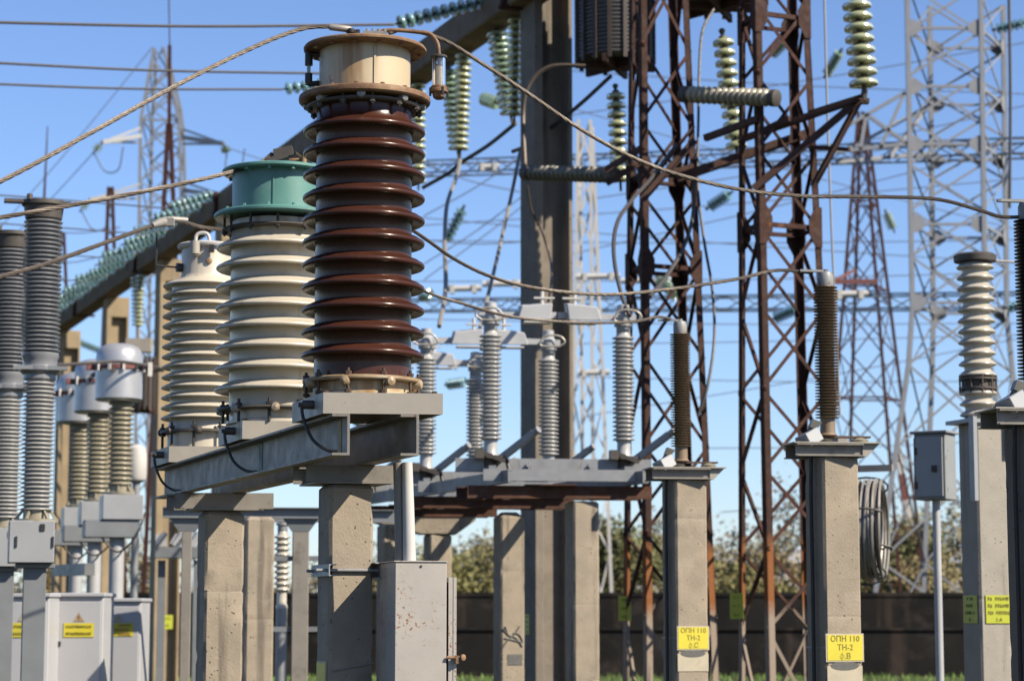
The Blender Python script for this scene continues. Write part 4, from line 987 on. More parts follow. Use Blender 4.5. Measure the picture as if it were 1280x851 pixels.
for k in range(14):
    a = 2*PI*k/14 + .15; b = MB(); b.cyl((.30*math.cos(a), .30*math.sin(a), t2 - .018), (.30*math.cos(a), .30*math.sin(a), t2 - .004), .011, 6); b.build('flange_bolt', K['teal'], c2, weld=False)
    b = MB(); b.cyl((.325*math.cos(a), .325*math.sin(a), f2 + .016), (.325*math.cos(a), .325*math.sin(a), f2 + .036), .011, 6); b.build('flange_bolt', K['teal'], c2, weld=False)
    b = MB(); b.cyl((.29*math.cos(a), .29*math.sin(a), z_f + .018), (.29*math.cos(a), .29*math.sin(a), z_f + .034), .011, 6); b.build('flange_bolt', K['rustf'], c1, weld=False)
b = MB(); b.box((0, -.2655, (f2 + t2)/2), (.008, .008, t2 - f2 - .05), None); b.build('weld_seam', K['teal'], c2)
# --- finely ribbed cream transformer
l = V((ct_loc[2].x, ct_loc[2].y, ZP))
c3 = thing('current_transformer', 'finely ribbed cream current transformer with a narrow smooth neck and lifting hook', 'transformer', l, 0, 'current transformers on the steel platform')
zr3 = zrel(541, 2); s0 = zrel(524, 2); s1 = zrel(359, 2); n3 = 14; p3 = (s1 - s0)/(n3 - 1); nk = zrel(309, 2)
b = MB(); b.lathe([(.24, 0), (.24, zr3)], 40); b.build('base_drum', K['cream'], c3, weld=False)
b = MB(); b.lathe([(.24, zr3 - .01), (.285, zr3 - .008), (.285, zr3 + .008), (.24, zr3 + .01)], 48); b.build('base_ring', K['clamp'], c3, weld=False)
ring_studs(c3, .27, 10, 0, zr3 + .055, .2, .009, 'black', nut=(zr3 + .022,)); clamp_lugs(c3, .275, 8, zr3, .0, 'clamp')
b = MB(); b.lathe([(.242, zr3 - .01), (.232, s0 - .03)] + sheds(s0, n3, p3, .226, .286, rise=.022, rim=.014, under=-.008) + [(.205, s1 + .035), (.176, s1 + .052), (.167, s1 + .075), (.163, nk)], 80); b.build('porcelain_body', K['cream'], c3, weld=False, sharp=50)
b = MB(); b.lathe([(.15, nk - .02), (.186, nk - .018), (.195, nk - .008), (.196, nk + .006), (.185, nk + .014), (.1, nk + .03), (0, nk + .035)], 48); b.build('lid', K['gal_w'], c3, weld=False)
b = MB(); b.tube(spline([(-.075, -.02, nk + .02), (-.072, -.02, nk + .07), (-.05, -.02, nk + .09), (-.01, -.02, nk + .09), (.01, -.02, nk + .07), (.02, -.02, nk + .02)], 6), .012, 8); b.build('lifting_hook', K['gal_w'], c3, weld=False)
b = MB(); b.cyl((-.055, -.185, nk - .075), (-.055, -.185, nk + .01), .032, 14); b.cyl((-.055, -.185, nk - .085), (-.055, -.185, nk - .07), .022, 10); b.build('spout_cap', K['plate'], c3, weld=False)
b = MB(); b.box((.055, -.19, nk - .04), (.03, .03, .05)); b.build('lid_clip', K['black'], c3)
b = MB(); b.lathe([(0, 0), (.02, .004), (.018, .02), (0, .026)], 12, (.035, -.158, s1 + .10 + .05), (.2, -1, 0)); b.build('plug', K['rustf'], c3, weld=False)
b = MB(); b.cyl((-.155, -.06, s1 + .12), (-.19, -.075, s1 + .12), .03, 12); b.build('side_plug', K['black'], c3, weld=False)
b = MB(); b.tube([(-.18, -.07, s1 + .12), (-.32, -.1, s1 + .13)], .006, 6); b.tube([(-.32, -.1, s1 + .13), (-.32, -.1, s1 + .34)], .007, 6); b.build('gauge_rod', K['black'], c3, weld=False)

# --- rusty cabinet on the post, its conduits and clamp
cw, cd = .262, .40
c = P(499, 702, 11.18); ctop = c.z
cb = thing('control_cabinet', 'tall rust flecked grey steel cabinet clamped to the post under the brown transformer', 'cabinet', (c.x + .06, c.y + .19, .55), R(14))
H = ctop - .55
b = MB(); b.box((0, 0, H/2), (cw, cd, H)); b.build('body', K['cabinet'], cb, bevel=.004)
b = MB(); b.box((0, 0, H + .003), (cw + .012, cd + .012, .006)); b.build('roof_plate', K['cabinet'], cb)
dr = MB(); dr.box((cw/2 + .045, .0, H/2 - .03), (.016, cd - .02, H - .09)); dr.box((cw/2 + .028, -cd/2 + .02, H/2 - .03), (.03, .014, H - .09)); dr.box((cw/2 + .02, .02, H/2 - .03), (.035, cd - .1, H - .14), m=1); dr = dr.build('door', [K['cabinet'], K['black']], cb)
b = MB(); b.cyl((cw/2 + .0, -cd/2 - .012, H - .47), (cw/2 + .09, -cd/2 - .012, H - .47), .008, 8); b.lathe([(.007, 0), (.016, .004), (.016, .014), (.007, .018)], 14, (cw/2 + .075, -cd/2 - .012, H - .47), (.6, -1, 0)); b.box((cw/2 + .05, -cd/2 - .01, H - .48), (.014, .02, .04)); b.build('latch', K['rustf'], dr, weld=False)
b = MB(); b.lathe([(0, 0), (.0065, 0), (.0065, .002)], 12, (-.0, -cd/2 - .001, H - .022), (0, -1, 0)); b.build('screw_hole', K['black'], cb, weld=False)
for x, y, m in ((-.085, -.10, 'beam'), (-.045, -.135, 'gal_w')):  # left pipe darker, right one paler: shade and sun put into their colours
    b = MB(); b.tube([(x - .014, y, ZP - .55 - .31), (x - .008, y, H*.4 + (ZP - .86)*.6), (x, y, H)], [.026, .029, .033] if m == 'gal_w' else .026, 16); b.build('conduit', K[m], cb, weld=False)
# clamp round the post
b = MB(); q = PB + V((0, 0, P(431, 712, 11.4).z)); a2 = V((math.cos(U20), math.sin(U20), 0)); n2 = V((math.sin(U20), -math.cos(U20), 0))
b.cyl(q - a2*.19 + n2*.132, q + a2*.17 + n2*.132, .0085, 8); b.cyl(q - a2*.17 - n2*.132, q + a2*.17 - n2*.132, .0085, 8)
b.build('clamp_rod', K['gal'], cb, world=True, weld=False)
for s_, w in ((-.135, .06), (.15, .08)):
    b = MB(); b.chan(q + a2*s_ - n2*.17, q + a2*s_ + n2*.175, .04, w, .006, side=1 if s_ > 0 else -1); b.build('clamp_channel', K['gal'], cb, world=True, weld=False)
b = MB(); b.ang(q + a2*.15 + n2*.17 + V((0, 0, -.03)), q + a2*.27 + n2*.17 + V((0, 0, -.03)), .04, .006); b.build('clamp_angle', K['gal'], cb, world=True, weld=False)
sg = PB - a2*.120; sg.z = P(395, 850, 11.6).z
sign(sg + n2*.01, U20 - PI/2, .18, .20, [], 'yellow sign strapped edge on to the left side of the cabinet post', 'sign', border=True, strap=[((.09, -.004, -.03), (.098, .22, -.03))])
wire('band_wire', [PB - a2*.1 + n2*.121 + V((0, 0, P(431, 838, 11.5).z)), PB + a2*.0 + n2*.1215 + V((0, 0, P(431, 834, 11.5).z)), PB + a2*.12 + n2*.1215 + V((0, 0, P(431, 829, 11.5).z))], .003, K['wire_l'], 'thin wire band wrapped round the post beside the cabinet', 'wire')
# second row of supports behind the platform
for px, Y, pyt, lab, s_ in ((322, 19.6, 646, 'shadow striped concrete post behind the pitted tan post', 51), (489, 24, 655, 'concrete post glimpsed behind the conduit pipes', 52)):
    l, h = post_at(px, Y, pyt); concrete_post(l, .25, h, U20, lab, 'concrete posts of the row behind', 'conc', seed=s_)
sf = thing('support_frame', 'grey steel support frame with a beam on slim legs behind the platform', 'frame', (GX(375, 20.5), 20.5, 0), R(7))
zf2 = P(375, 648, 20.5).z
def sp(a, d, z): return (a, d, z)
b = MB(); b.chan((-1.25, 0, zf2 + .05), (.5, 0, zf2 + .05), .06, .1, .008); b.build('top_beam', K['gbeam'], sf, weld=False)
b = MB(); b.chan((-1.2, .6, zf2 + .05), (.9, .6, zf2 + .05), .06, .12, .008); b.build('top_beam', K['gbeam'], sf, weld=False)
for q in ((-.35, .3, .36), (-.35, .6, 1.0)):
    b = MB(); b.bar((q[0], .05, zf2 - q[2]), (q[1], .05, zf2 - q[2]), .05, .045); b.build('cross_tie', K['gbeam'], sf)
for x in (0, -1.03):
    b = MB(); lw = .075 if x == 0 else .045; b.prof([(-lw, -.06), (lw, -.06), (lw, .06), (-lw, .06)], (x, .05, 0), (x, .05, zf2 - .12), up=(0, 1, 0)); b.build('leg', K['beam'], sf, bevel=.006)
    b = MB(); b.hexa([V(p) for p in ((x-.075, -.01, zf2-.12), (x+.075, -.01, zf2-.12), (x+.075, .11, zf2-.12), (x-.075, .11, zf2-.12), (x-.16, -.03, zf2), (x+.16, -.03, zf2), (x+.16, .13, zf2), (x-.16, .13, zf2))]); b.build('leg_head', K['gbeam'], sf)
for px, pyt, pyb, Y in ((352, 655, 760, 23.5),):
    l = P(px, pyb, Y); t = thing('post_insulator_column', 'far white ribbed column seen between the platform posts', 'insulator', (l.x, Y, l.z), 0)
    insulator_col(t, (0, 0, 0), P(px, pyt, Y).z - l.z, .085, 10, 'white_p'); b = MB(); b.tube([(0, 0, -l.z), (0, 0, 0)], .06, 10); b.build('pipe_leg', K['gal'], t, weld=False)
# grey switch gear far behind, left of the platform
t = thing('switch_gear', 'distant grey switch gear on a steel stand left of the platform post', 'switch gear', (GX(222, 30), 30, 0), R(10))
zz = P(222, 700, 30).z
b = MB(); b.box((0, 0, zz + .1), (.62, .5, .14)); b.build('base_beam', K['gbeam'], t)
for k, (x, y) in enumerate(((-.24, -.1), (-.02, .1), (.2, -.05), (.32, .1))):
    b = MB(); b.box((x, y, zz + .26), (.14, .16, .16), Matrix.Rotation(.5*k, 3, 'Y')); b.cyl((x - .05, y - .1, zz + .2), (x + .06, y - .1, zz + .36), .035, 8); b.build('mechanism', K['gal_l'], t)
for x in (-.22, .25):
    b = MB(); b.box((x, 0, zz/2), (.1, .1, zz)); b.build('leg', K['gbeam'], t)
# ================================================================== LEFT SIDE
# breaker poles: dark upper column, dark joint, paler lower column, box, square leg
def breaker(px, Y, lab, lab2=None):
    k = Y/F; l = V((GX(px, Y), Y, 0)); t = thing('breaker_pole', lab, 'circuit breaker', l, R(14), 'circuit breaker poles at left'); t.scale = (1.118, 1.118, 1)
    z = lambda py: P(px, EYE and (765 - (765 - py)*17.0/Y), Y).z        # heights read off the nearest pole
    zz = {n: EYE + (765 - py)*17.0/F*1.0 for n, py in (('top', 247), ('head', 272), ('u1', 440), ('u0', 441), ('j0', 474), ('l0', 640), ('b1', 652), ('b0', 704))}
    n = 30; z0, z1 = zz['u0'], zz['head']; p = (z1 - z0)/n
    b = MB(); b.lathe([(.095, z0)] + sheds(z0 + p*.5, n, p, .098, .133, rise=p*.35, rim=p*.25, under=.002) + [(.095, z1)], 28); b.build('upper_column', K['grey_pd'], t, weld=False)
    b = MB(); b.lathe([(.10, z1 - .005), (.125, z1 + .01), (.135, zz['top'] - .05), (.15, zz['top'] - .04), (.15, zz['top'] - .01), (.0, zz['top'])], 24); b.box((.1, -.06, zz['top'] - .03), (.16, .05, .03)); b.cyl((-.1, -.1, zz['top'] - .01), (-.1, -.1, zz['top'] + .03), .02, 8); b.box((-.17, -.05, zz['top'] - .02), (.2, .08, .025)); b.build('top_terminal', K['clamp'], t, weld=False)
    b = MB(); j0, j1 = zz['j0'], zz['u1']; b.lathe([(.10, j0 - .01), (.11, j0), (.11, j0 + .03), (.14, j0 + .06), (.14, j0 + .09), (.115, j0 + .1), (.115, j1 - .06), (.125, j1 - .04), (.125, j1 - .01), (.1, j1)], 24); b.box((.0, -.1, j0 + .075), (.36, .06, .03)); b.build('joint_casting', K['rust_dark'] if 0 else K['grey_pd'], t, weld=False)
    z0, z1 = zz['l0'], zz['j0']; n = 30; p = (z1 - z0 - .02)/n
    b = MB(); b.lathe([(.075, z0)] + sheds(z0 + p*.5, n, p, .080, .112, rise=p*.35, rim=p*.25, under=.002) + [(.08, z1)], 28); b.build('lower_column', K['grey_p'], t, weld=False)
    b = MB(); b.lathe([(.15, zz['b1'] - .01), (.15, zz['b1'] + .015), (.09, zz['b1'] + .02), (.085, z0 + .01)], 20)
    for a in range(6): b.bar((.08*math.cos(a*1.05), .08*math.sin(a*1.05), z0 + .02), (.14*math.cos(a*1.05), .14*math.sin(a*1.05), zz['b1'] + .01), .012, .02)
    b.build('foot_flange', K['khaki_p'], t, weld=False)
    b = MB(); b.box((-.03, 0, (zz['b1'] + zz['b0'])/2), (.30, .30, zz['b1'] - zz['b0'])); bx_ = b.build('mechanism_box', K['boxg'], t, bevel=.006)
    b = MB(); b.box((.04, -.155, zz['b1'] - .05), (.03, .01, .05)); b.build('box_window', K['black'], bx_)
    for x in (-.13, .11):
        b = MB(); b.box((x, -.155, (zz['b1']+zz['b0'])/2), (.012, .012, .08)); b.build('box_latch', K['black'], bx_)
    b = MB(); b.box((0, .02, zz['b0'] - .02), (.26, .2, .035)); b.prof([(-.075, -.07), (.075, -.07), (.075, .07), (-.075, .07)], (-.0, .02, 0), (-.0, .02, zz['b0'] - .035), up=(0, 1, 0)); b.build('leg', K['gbeam'], t, bevel=.004)
    return t
breaker(42, 17.0, 'near grey breaker pole, dark ribbed above and paler ribbed below, at left')
breaker(3, 18.4, 'second grey breaker pole cut by the left edge of the photo')

# domed head current transformers
hd = ('nearest white domed head transformer on a slim ribbed column at left', 'middle white domed head transformer in the row at left', 'farthest white domed head transformer, beside the grey breaker pole')
for i, (px, Y, lab) in enumerate(((142.5, 25.7, hd[0]), (114.5, 27.3, hd[1]), (92, 28.8, hd[2]))):
    l = V((GX(px, Y), Y, 0)); zq = lambda py: P(142.5, py, 25.7).z
    t = thing('domed_head_transformer', lab, 'transformer', l, R(16), 'domed head transformers at left')
    r = .27
    b = MB(); b.lathe([(.14, zq(503)), (r*.93, zq(501)), (r, zq(499)), (r, zq(463)), (r*1.0, zq(458)), (r*1.0, zq(448)), (r*.96, zq(441)), (r*.80, zq(434)), (r*.5, zq(430.5)), (0, zq(429.5))], 40); b.build('domed_head', K['alu'], t, weld=False)
    b = MB(); b.lathe([(r, zq(463)), (r + .018, zq(463)), (r + .018, zq(458)), (r, zq(458))], 40); b.box((-.29, 0, zq(460)), (.16, .1, .06)); b.box((.3, -.05, zq(460)), (.16, .1, .06)); b.build('clamp_band', K['redsteel'], t, weld=False)
    for a in range(5):
        b = MB(); an = -2.6 + a*.55; b.box(((r + .025)*math.cos(an), (r + .025)*math.sin(an), zq(460)), (.03, .03, .1), Matrix.Rotation(an, 3, 'Z')); b.build('band_bolt', K['gal_w'], t)
    b = MB(); b.box((.34, -.1, zq(462)), (.05, .08, .16)); b.build('terminal_pad', K['gal_w'], t)
    z0, z1 = zq(608), zq(502); n = 17; p = (z1 - z0)/n; x0 = .035
    b = MB(); b.lathe([(.105, z0)] + sheds(z0 + p*.5, n, p, .108, .148, rise=p*.3, rim=p*.28, under=.003) + [(.12, z1)], 28, (x0, 0, 0)); b.build('ribbed_column', K['khaki_p'], t, weld=False)
    b = MB(); b.lathe([(.17, zq(618)), (.17, zq(615)), (.12, zq(614)), (.12, z0)], 20, (x0, 0, 0))
    for a in range(7): b.bar((x0 + .11*math.cos(a*.9), .11*math.sin(a*.9), zq(606)), (x0 + .165*math.cos(a*.9), .165*math.sin(a*.9), zq(616)), .014, .03)
    b.build('foot_flange', K['khaki_p'], t, weld=False)
    b = MB(); b.box((x0 + .02, 0, (zq(619) + zq(650))/2), (.46, .4, zq(619) - zq(650))); b.build('terminal_box', K['boxg'], t, bevel=.008)
    b = MB(); b.box((x0 - .1, 0, zq(661)), (.6, .34, .2)); b.build('beam_saddle', K['gbeam'], t, bevel=.006)
    b = MB(); b.tube([(x0 - .02, 0, 0), (x0 - .02, 0, zq(670))], .085, 16); b.build('tube_leg', K['gal_l'], t, weld=False)
    b = MB(); b.tube(spline([(-.2, -.1, zq(668)), (.0, -.16, zq(690)), (.2, -.2, zq(672)), (.32, -.1, zq(640))], 6), .012, 6); b.build('cable', K['black'], t, weld=False)
t = thing('connecting_beam', 'grey steel beam joining the legs of the domed head transformers', 'beam', (GX(92, 27), 27, 0), 0)
b = MB(); b.bar(P(70, 713, 28.4), P(112, 711, 26.4), .12, .14); b.build('box_beam', K['gbeam'], t, world=True)
b = MB(); b.box(P(168, 580, 29.5), (.24, .2, .3)); b.cyl(P(168, 567, 29.5), P(168, 563, 29.5), .07, 12)
t = thing('white_capsule', 'small white cylindrical housing right of the nearest domed head transformer', 'housing', (GX(167, 29.5), 29.5, 0), 0)
zc_ = P(167, 600, 29.5).z
b = MB(); b.lathe([(.05, zc_ - .04), (.12, zc_), (.135, zc_ + .04), (.135, zc_ + .33), (.12, zc_ + .42), (.05, zc_ + .47), (0, zc_ + .475)], 24); b.build('housing', K['gal_w'], t, weld=False)
b = MB(); b.tube([(0, 0, 0), (0, 0, zc_)], .05, 10); b.build('pole', K['gal'], t, weld=False)
line_trap(180, 46, 452, 515, 32, 'small far brown winding drum right of the nearest domed head', 'far winding drum')
b = MB(); q = P(174, 432, 49); b.box(q, (.5, .3, .32))
t = thing('string_weight', 'pale block hanging at the foot of the far glass strings left of the cream transformers', 'weight', q, 0)
b = MB(); b.box((0, 0, 0), (.55, .3, .3)); b.cyl((0, 0, .15), (-.03, 0, .4), .03, 8); b.build('block', K['conc_p'], t)

# grey cabinets with yellow signs
for i, (xl, xr, pyt, Y, lab, sl_) in enumerate(((-16, 61, 743.5, 19.8, 'light grey cabinet behind the breaker leg at the far left', 'yellow sign on the cabinet behind the breaker leg'), (65.5, 129, 743, 20.3, 'light grey cabinet with a black lock, middle of the three at left', 'yellow sign with dark frame on the middle grey cabinet'), (129.5, 176, 749.5, 21.6, 'light grey cabinet striped by a slanting shadow, right one of the three', 'yellow sign on the shadow striped grey cabinet'))):
    a = P(xl, pyt, Y); c = P(xr, pyt, Y); w = c.x - a.x; zt = a.z
    t = thing('grey_cabinet', lab, 'cabinet', ((a.x + c.x)/2, Y + .3, 0), R(1), 'grey cabinets at left')
    b = MB(); b.box((0, 0, zt/2), (w, .6, zt - .02)); b.build('body', K['cab2'], t, bevel=.01)
    b = MB(); b.box((0, 0, zt), (w + .03, .66, .035)); b.build('roof', K['cab2'], t, bevel=.006)
    b = MB(); b.box((.005, -.305, zt/2 - .0), (w - .05, .014, zt - .12)); d_ = b.build('door', K['cab2'], t, bevel=.004)
    b = MB(); b.box((-w/2 + .07, -.32, P(70, 804, Y).z), (.025, .02, .04)); b.build('lock', K['black'], d_)
    if i == 0: px, py = 29, 787
    elif i == 1: px, py = 98.5, 787
    else: px, py = 148, 786.5
    q = P(px, py, Y - .01); wd = (.3, .27, .285)[i]
    sign((q.x, Y - .0125, q.z), R(1), wd, .125, ['#11', '#12'] if i < 2 else ['#12', '#9', '#12'], sl_, 'sign', ink='ink_r' if i == 2 else 'ink', size=.035, border=False)
    tw = thing('warning_triangle', 'faded orange warning triangle over the yellow sign on the %s cabinet' % ('far left', 'middle', 'shadow striped')[i], 'sticker', (q.x, Y - .0125, q.z + .075), R(1))
    b = MB(); b.prof([(-.05, 0), (.05, 0), (0, .085)], (0, -.001, 0), (0, -.003, 0)); b.build('sticker', K['plate'], tw); 
    b = MB(); b.prof([(-.038, .007), (.038, .007), (0, .072)], (0, -.0032, 0), (0, -.0045, 0)); b.build('triangle', K['tankcream'], tw)
    b = MB(); b.prof([(.004, .06), (-.012, .034), (.0, .034), (-.006, .014), (.012, .04), (.001, .04)], (0, -.0047, 0), (0, -.0055, 0)); b.build('flash', K['rustf'], tw)
s_ = P(207, 777, 49.1); sign(V((GX(205, 49.5), 49.5, s_.z)) + V((math.sin(PU), -math.cos(PU), 0))*.29 , PU, .27, .3, ['#4', '#3'], 'yellow sign low on the tan column left of the platform', 'sign_g', size=.07, border=False)

# ================================================================== FAR TOWERS AND GANTRIES
def cl(px1, py1, px2, py2, Y): return corner_line(px1, py1, px2, py2, Y)
def bent(px1, py1, px2, py2, px3, py3, Y):
    a, b, c = P(px1, py1, Y), P(px2, py2, Y), P(px3, py3, Y)
    def at(z):
        if z >= b.z: return b.lerp(a, (z - b.z)/(a.z - b.z))
        return c.lerp(b, (z - c.z)/(b.z - c.z))
    return at
YG = 58
G = [bent(1134, 0, 1141, 420, 1078, 851, YG), bent(1226, 0, 1232, 420, 1300, 851, YG), bent(1254, 0, 1259, 420, 1322, 851, YG+2.2), bent(1162, 0, 1167, 420, 1150, 851, YG+2.2)]
lg = [0, zy(700, YG), zy(560, YG)] + [zy(y, YG) for y in (455, 385, 320, 262, 205, 150, 95, 40, -20)]
lattice_tower('gantry_tower', 'tall pale galvanised lattice tower with square gusset plates behind the white ribbed column', 'tower', G, lg, K['gal_t'], .12, .06, flat=True, split=True, styles='XXXX', horiz=(zy(378, YG), zy(280, YG), zy(180, YG), zy(108, YG), zy(35, YG)), gus=.36, gh=.62)
t = thing('tower_arm', 'pale lattice arm reaching left from the galvanised tower behind the pointed bracket', 'crossarm', P(1134, 180, YG), 0)
for x0, y0, x1, y1, d in ((1131, 116, 1055, 160, 0), (1160, 133, 1055, 190, 2.2), (1134, 180, 1045, 190, 0), (1160, 192, 1045, 203, 2.2), (1131, 116, 1100, 186, 0), (1083, 143, 1134, 180, 0), (1083, 143, 1075, 188, 0), (1160, 133, 1110, 198, 2.2)):
    b = MB(); b.bar(P(x0, y0, YG + d), P(x1, y1, YG + d*.6), .09, .09); b.build('arm_bar', K['gal_t'], t, world=True)
for py in (245, 310, 100):
    pass
def truss(label, p0, p1, h, d, n, m, w=.07, name='gantry_truss', group=None):
    p0, p1 = V(p0), V(p1); ax = (p1 - p0); ax.normalize(); s_ = ax.cross(V((0, 0, 1))).normalized(); t = thing(name, label, 'truss', p0, 0, group)
    up = V((0, 0, 1)); L = (p1 - p0).length; cn = [(0, 0), (0, h), (d, h), (d, 0)]
    q = lambda i, x: p0 + ax*x + s_*cn[i][0] + up*cn[i][1]
    for i in range(4):
        b = MB(); b.bar(q(i, 0), q(i, L), w, w); b.build('chord', m, t, world=True)
    b = MB()
    for k in range(n):
        x0, x1 = L*k/n, L*(k+1)/n; xm = (x0+x1)/2
        for i, j in ((0, 1), (3, 2), (1, 2), (0, 3)):
            b.bar(q(i, x0), q(j, xm), w*.6, w*.6); b.bar(q(j, xm), q(i, x1), w*.6, w*.6)
    b.build('lacing', m, t, world=True, weld=False); return t
truss('upper pale steel truss running left from the galvanised tower', P(1330, 190, 58), P(470, 218, 78), .42, .9, 16, K['gal_t'], w=.05, group='pale gantry trusses')
truss('lower pale steel truss running left from the galvanised tower', P(1330, 384, 59), P(470, 388, 84), .42, .9, 16, K['gal_t'], w=.05, group='pale gantry trusses')
for k, (x0, x1, py, Y) in enumerate(((556, 602, 361, 60), (603, 655, 355, 60), (720, 775, 346, 64), (776, 842, 351, 63), (598, 624, 209, 66), (1040, 1085, 368, 57), (560, 605, 455, 60), (722, 762, 466, 66))):
    a, c = P(x0, py, Y), P(x1, py - 1, Y); t = thing('tube_busbar', 'bright white tube of the far busbar, %s' % ('left of the tall column, beside the brown transformer', 'touching the left side of the tall column', 'touching the right side of the tall column', 'behind the left rusty tower', 'upper left of the tall column', 'right of the right rusty tower', 'low behind the disconnector at left', 'low between the tall column and the left tower')[k], 'busbar', a, 0, 'bright tubes of the far busbar')
    b = MB(); b.tube([V((0, 0, 0)), c - a], .085, 10); b.build('tube', K['gal_w'], t, weld=False)
    for e in (.2, .8):
        b = MB(); q = (c - a)*e; b.box(q + V((0, 0, -.02)), (.12, .22, .24)); b.build('clamp', K['gal_w'], t)
Y3 = 66
lattice_tower('slim_mast', 'slim white lattice mast just right of the tall concrete column', 'mast', [cl(723, 150, 716, 560, Y3), cl(738, 150, 741, 560, Y3), cl(740, 150, 757, 560, Y3+1), cl(725, 150, 728, 560, Y3+1)], [0] + [zy(y, Y3) for y in (690, 620, 560, 500, 440, 380, 320, 260, 205, 150)], K['gal_w'], .10, .06, split=False, styles='ZZZZ', flat=True)
# rusty pylon
Y4 = 72
T4 = [cl(1073, 140, 1050, 425, Y4), cl(1079, 140, 1101, 425, Y4), cl(1082, 140, 1118, 425, Y4+1.2), cl(1076, 140, 1067, 425, Y4+1.2)]
lattice_tower('rusty_pylon', 'thin dark rusty pylon tapering upwards, far behind the right rusty tower', 'pylon', T4, [0] + [zy(y, Y4) for y in (680, 590, 510, 440, 378, 324, 276, 232, 195, 165, 140)], K['rust_dark'], .095, .045, split=False, flat=True, horiz=(zy(357, Y4), zy(496, Y4), zy(250, Y4)))
t = thing('pylon_arm', 'dark rusty crossarm low on the thin pylon behind the right tower', 'crossarm', P(1040, 355, Y4), 0)
b = MB(); b.bar(P(1040, 352, Y4 - .3), P(1096, 352, Y4 - .3), .15, .15); b.bar(P(1040, 352, Y4 - .3), P(1068, 338, Y4), .1, .1); b.build('arm', K['redsteel'], t, world=True)
hang(1106, 262, 1118, 290, 70, 8, .34, 'g_grn', 'small green string curving beside the thin rusty pylon')
t = thing('red_mast', 'thin red and white painted mast low behind the grey control box', 'mast', (GX(1130, 90), 90, 0), 0)
a, c = P(1142, 690, 90), P(1122, 560, 90)
for k in range(4):
    b = MB(); b.bar(lerp(a, c, k*.25), lerp(a, c, k*.25 + .25), .3 - .01*k, .3 - .01*k); b.build('white_band' if k % 2 else 'red_band', K['gal_w' if k % 2 else 'redsteel'], t, world=True)
b = MB(); b.bar(V((a.x + .3, 90, 0)), a, .31, .31); b.build('white_band', K['gal_w'], t, world=True)
# left pylon
Y5 = 100
T5 = [cl(189, 60, 176, 420, Y5), cl(204, 60, 226, 300, Y5), cl(206, 60, 234, 300, Y5+2.5), cl(195, 60, 186, 420, Y5+2.5)]
def pinch(z):    # narrow top above the waist
    return z
zw = zy(150, Y5); ztip = zy(60, Y5)
def mk(pxb, pxw, pxt, Y): return bent(pxt, 58, pxw, 150, pxw + (pxb - pxw), 450, Y)
T5 = [mk(171, 176, 193, Y5), mk(231, 224, 204, Y5), mk(237, 229, 207, Y5+3), mk(186, 190, 197, Y5+3)]
lattice_tower('far_pylon', 'far pale line pylon with arms and strings in the sky at upper left', 'pylon', T5, [0] + [zy(y, Y5) for y in (700, 620, 540, 470, 410, 360, 312, 268, 226, 188, 150, 120, 90, 60)], K['gal'], .13, .07, split=False, flat=True, horiz=(zw,))
for k, (x0, y0, x1, y1, nm) in enumerate(((176, 170, 128, 178, 'upper left'), (229, 172, 280, 180, 'upper right'), (176, 240, 112, 250, 'lower left'), (230, 238, 285, 246, 'lower right'))):
    t = thing('pylon_arm', '%s crossarm of the far pale pylon at upper left' % nm, 'crossarm', P(x0, y0, Y5), 0, 'arms of the far pale pylon')
    b = MB(); b.bar(P(x0, y0, Y5), P(x1, y1, Y5-1), .16, .2); b.bar(P(x0, y0 - 10, Y5), P(x1, y1, Y5-1), .1, .1); b.bar(P(x0, y0 + 8, Y5+2), P(x1, y1, Y5-1), .1, .1); b.build('arm', K['gal'], t, world=True, weld=False)
    dx = -1 if x1 < x0 else 1
    hang(x1, y1, x1 - 12*(1 if dx < 0 else -.3), y1 + 14, 99, 7, .42, 'g_grn', 'tiny green string at the %s arm of the far pale pylon' % nm)
    wire('jumper_wire', [P(x1 - 10*(1 if dx < 0 else -.3), y1 + 14, 99), P(x1 + 3, y1 + 36, 99), P(x1 + 20, y1 + 34, 99), P(x1 + 26, y1 + 6, 99)], .03, K['wire_k'], 'loose loop of wire under the %s arm of the far pylon' % nm, 'wire', n=6)
# lightning masts
t = thing('lightning_mast', 'dark rusty lightning mast with two splayed legs and a spire, upper left', 'mast', (GX(211, 60), 60, 0), 0, 'lightning masts')
b = MB(); b.bar(P(212, 57, 60), P(211.5, 160, 60), .09, .09); b.build('spire_tube', K['rust_dark'], t, world=True)
b = MB(); b.tube([P(211, -10, 60), P(212, 57, 60)], .018, 6); b.build('needle', K['rust_dark'], t, world=True, weld=False)
for x in (197, 222):
    b = MB(); g_ = V((GX(212 + (x - 211)*2.6, 60), 60, 0)); b.bar(P(211.5 + (1 if x > 211 else -1)*1.5, 155, 60), g_, .11, .11); b.build('leg', K['rust_dark'], t, world=True)
for k in range(16):
    b = MB(); s_ = .02 + k*.06; a_, c_ = P(210, 155, 60).lerp(V((GX(175.6, 60), 60, 0)), s_), P(213, 155, 60).lerp(V((GX(240.6, 60), 60, 0)), s_ + .03); b.bar(a_, c_, .05, .05)
    b.build('lacing_bar', K['rust_dark'], t, world=True, weld=False)
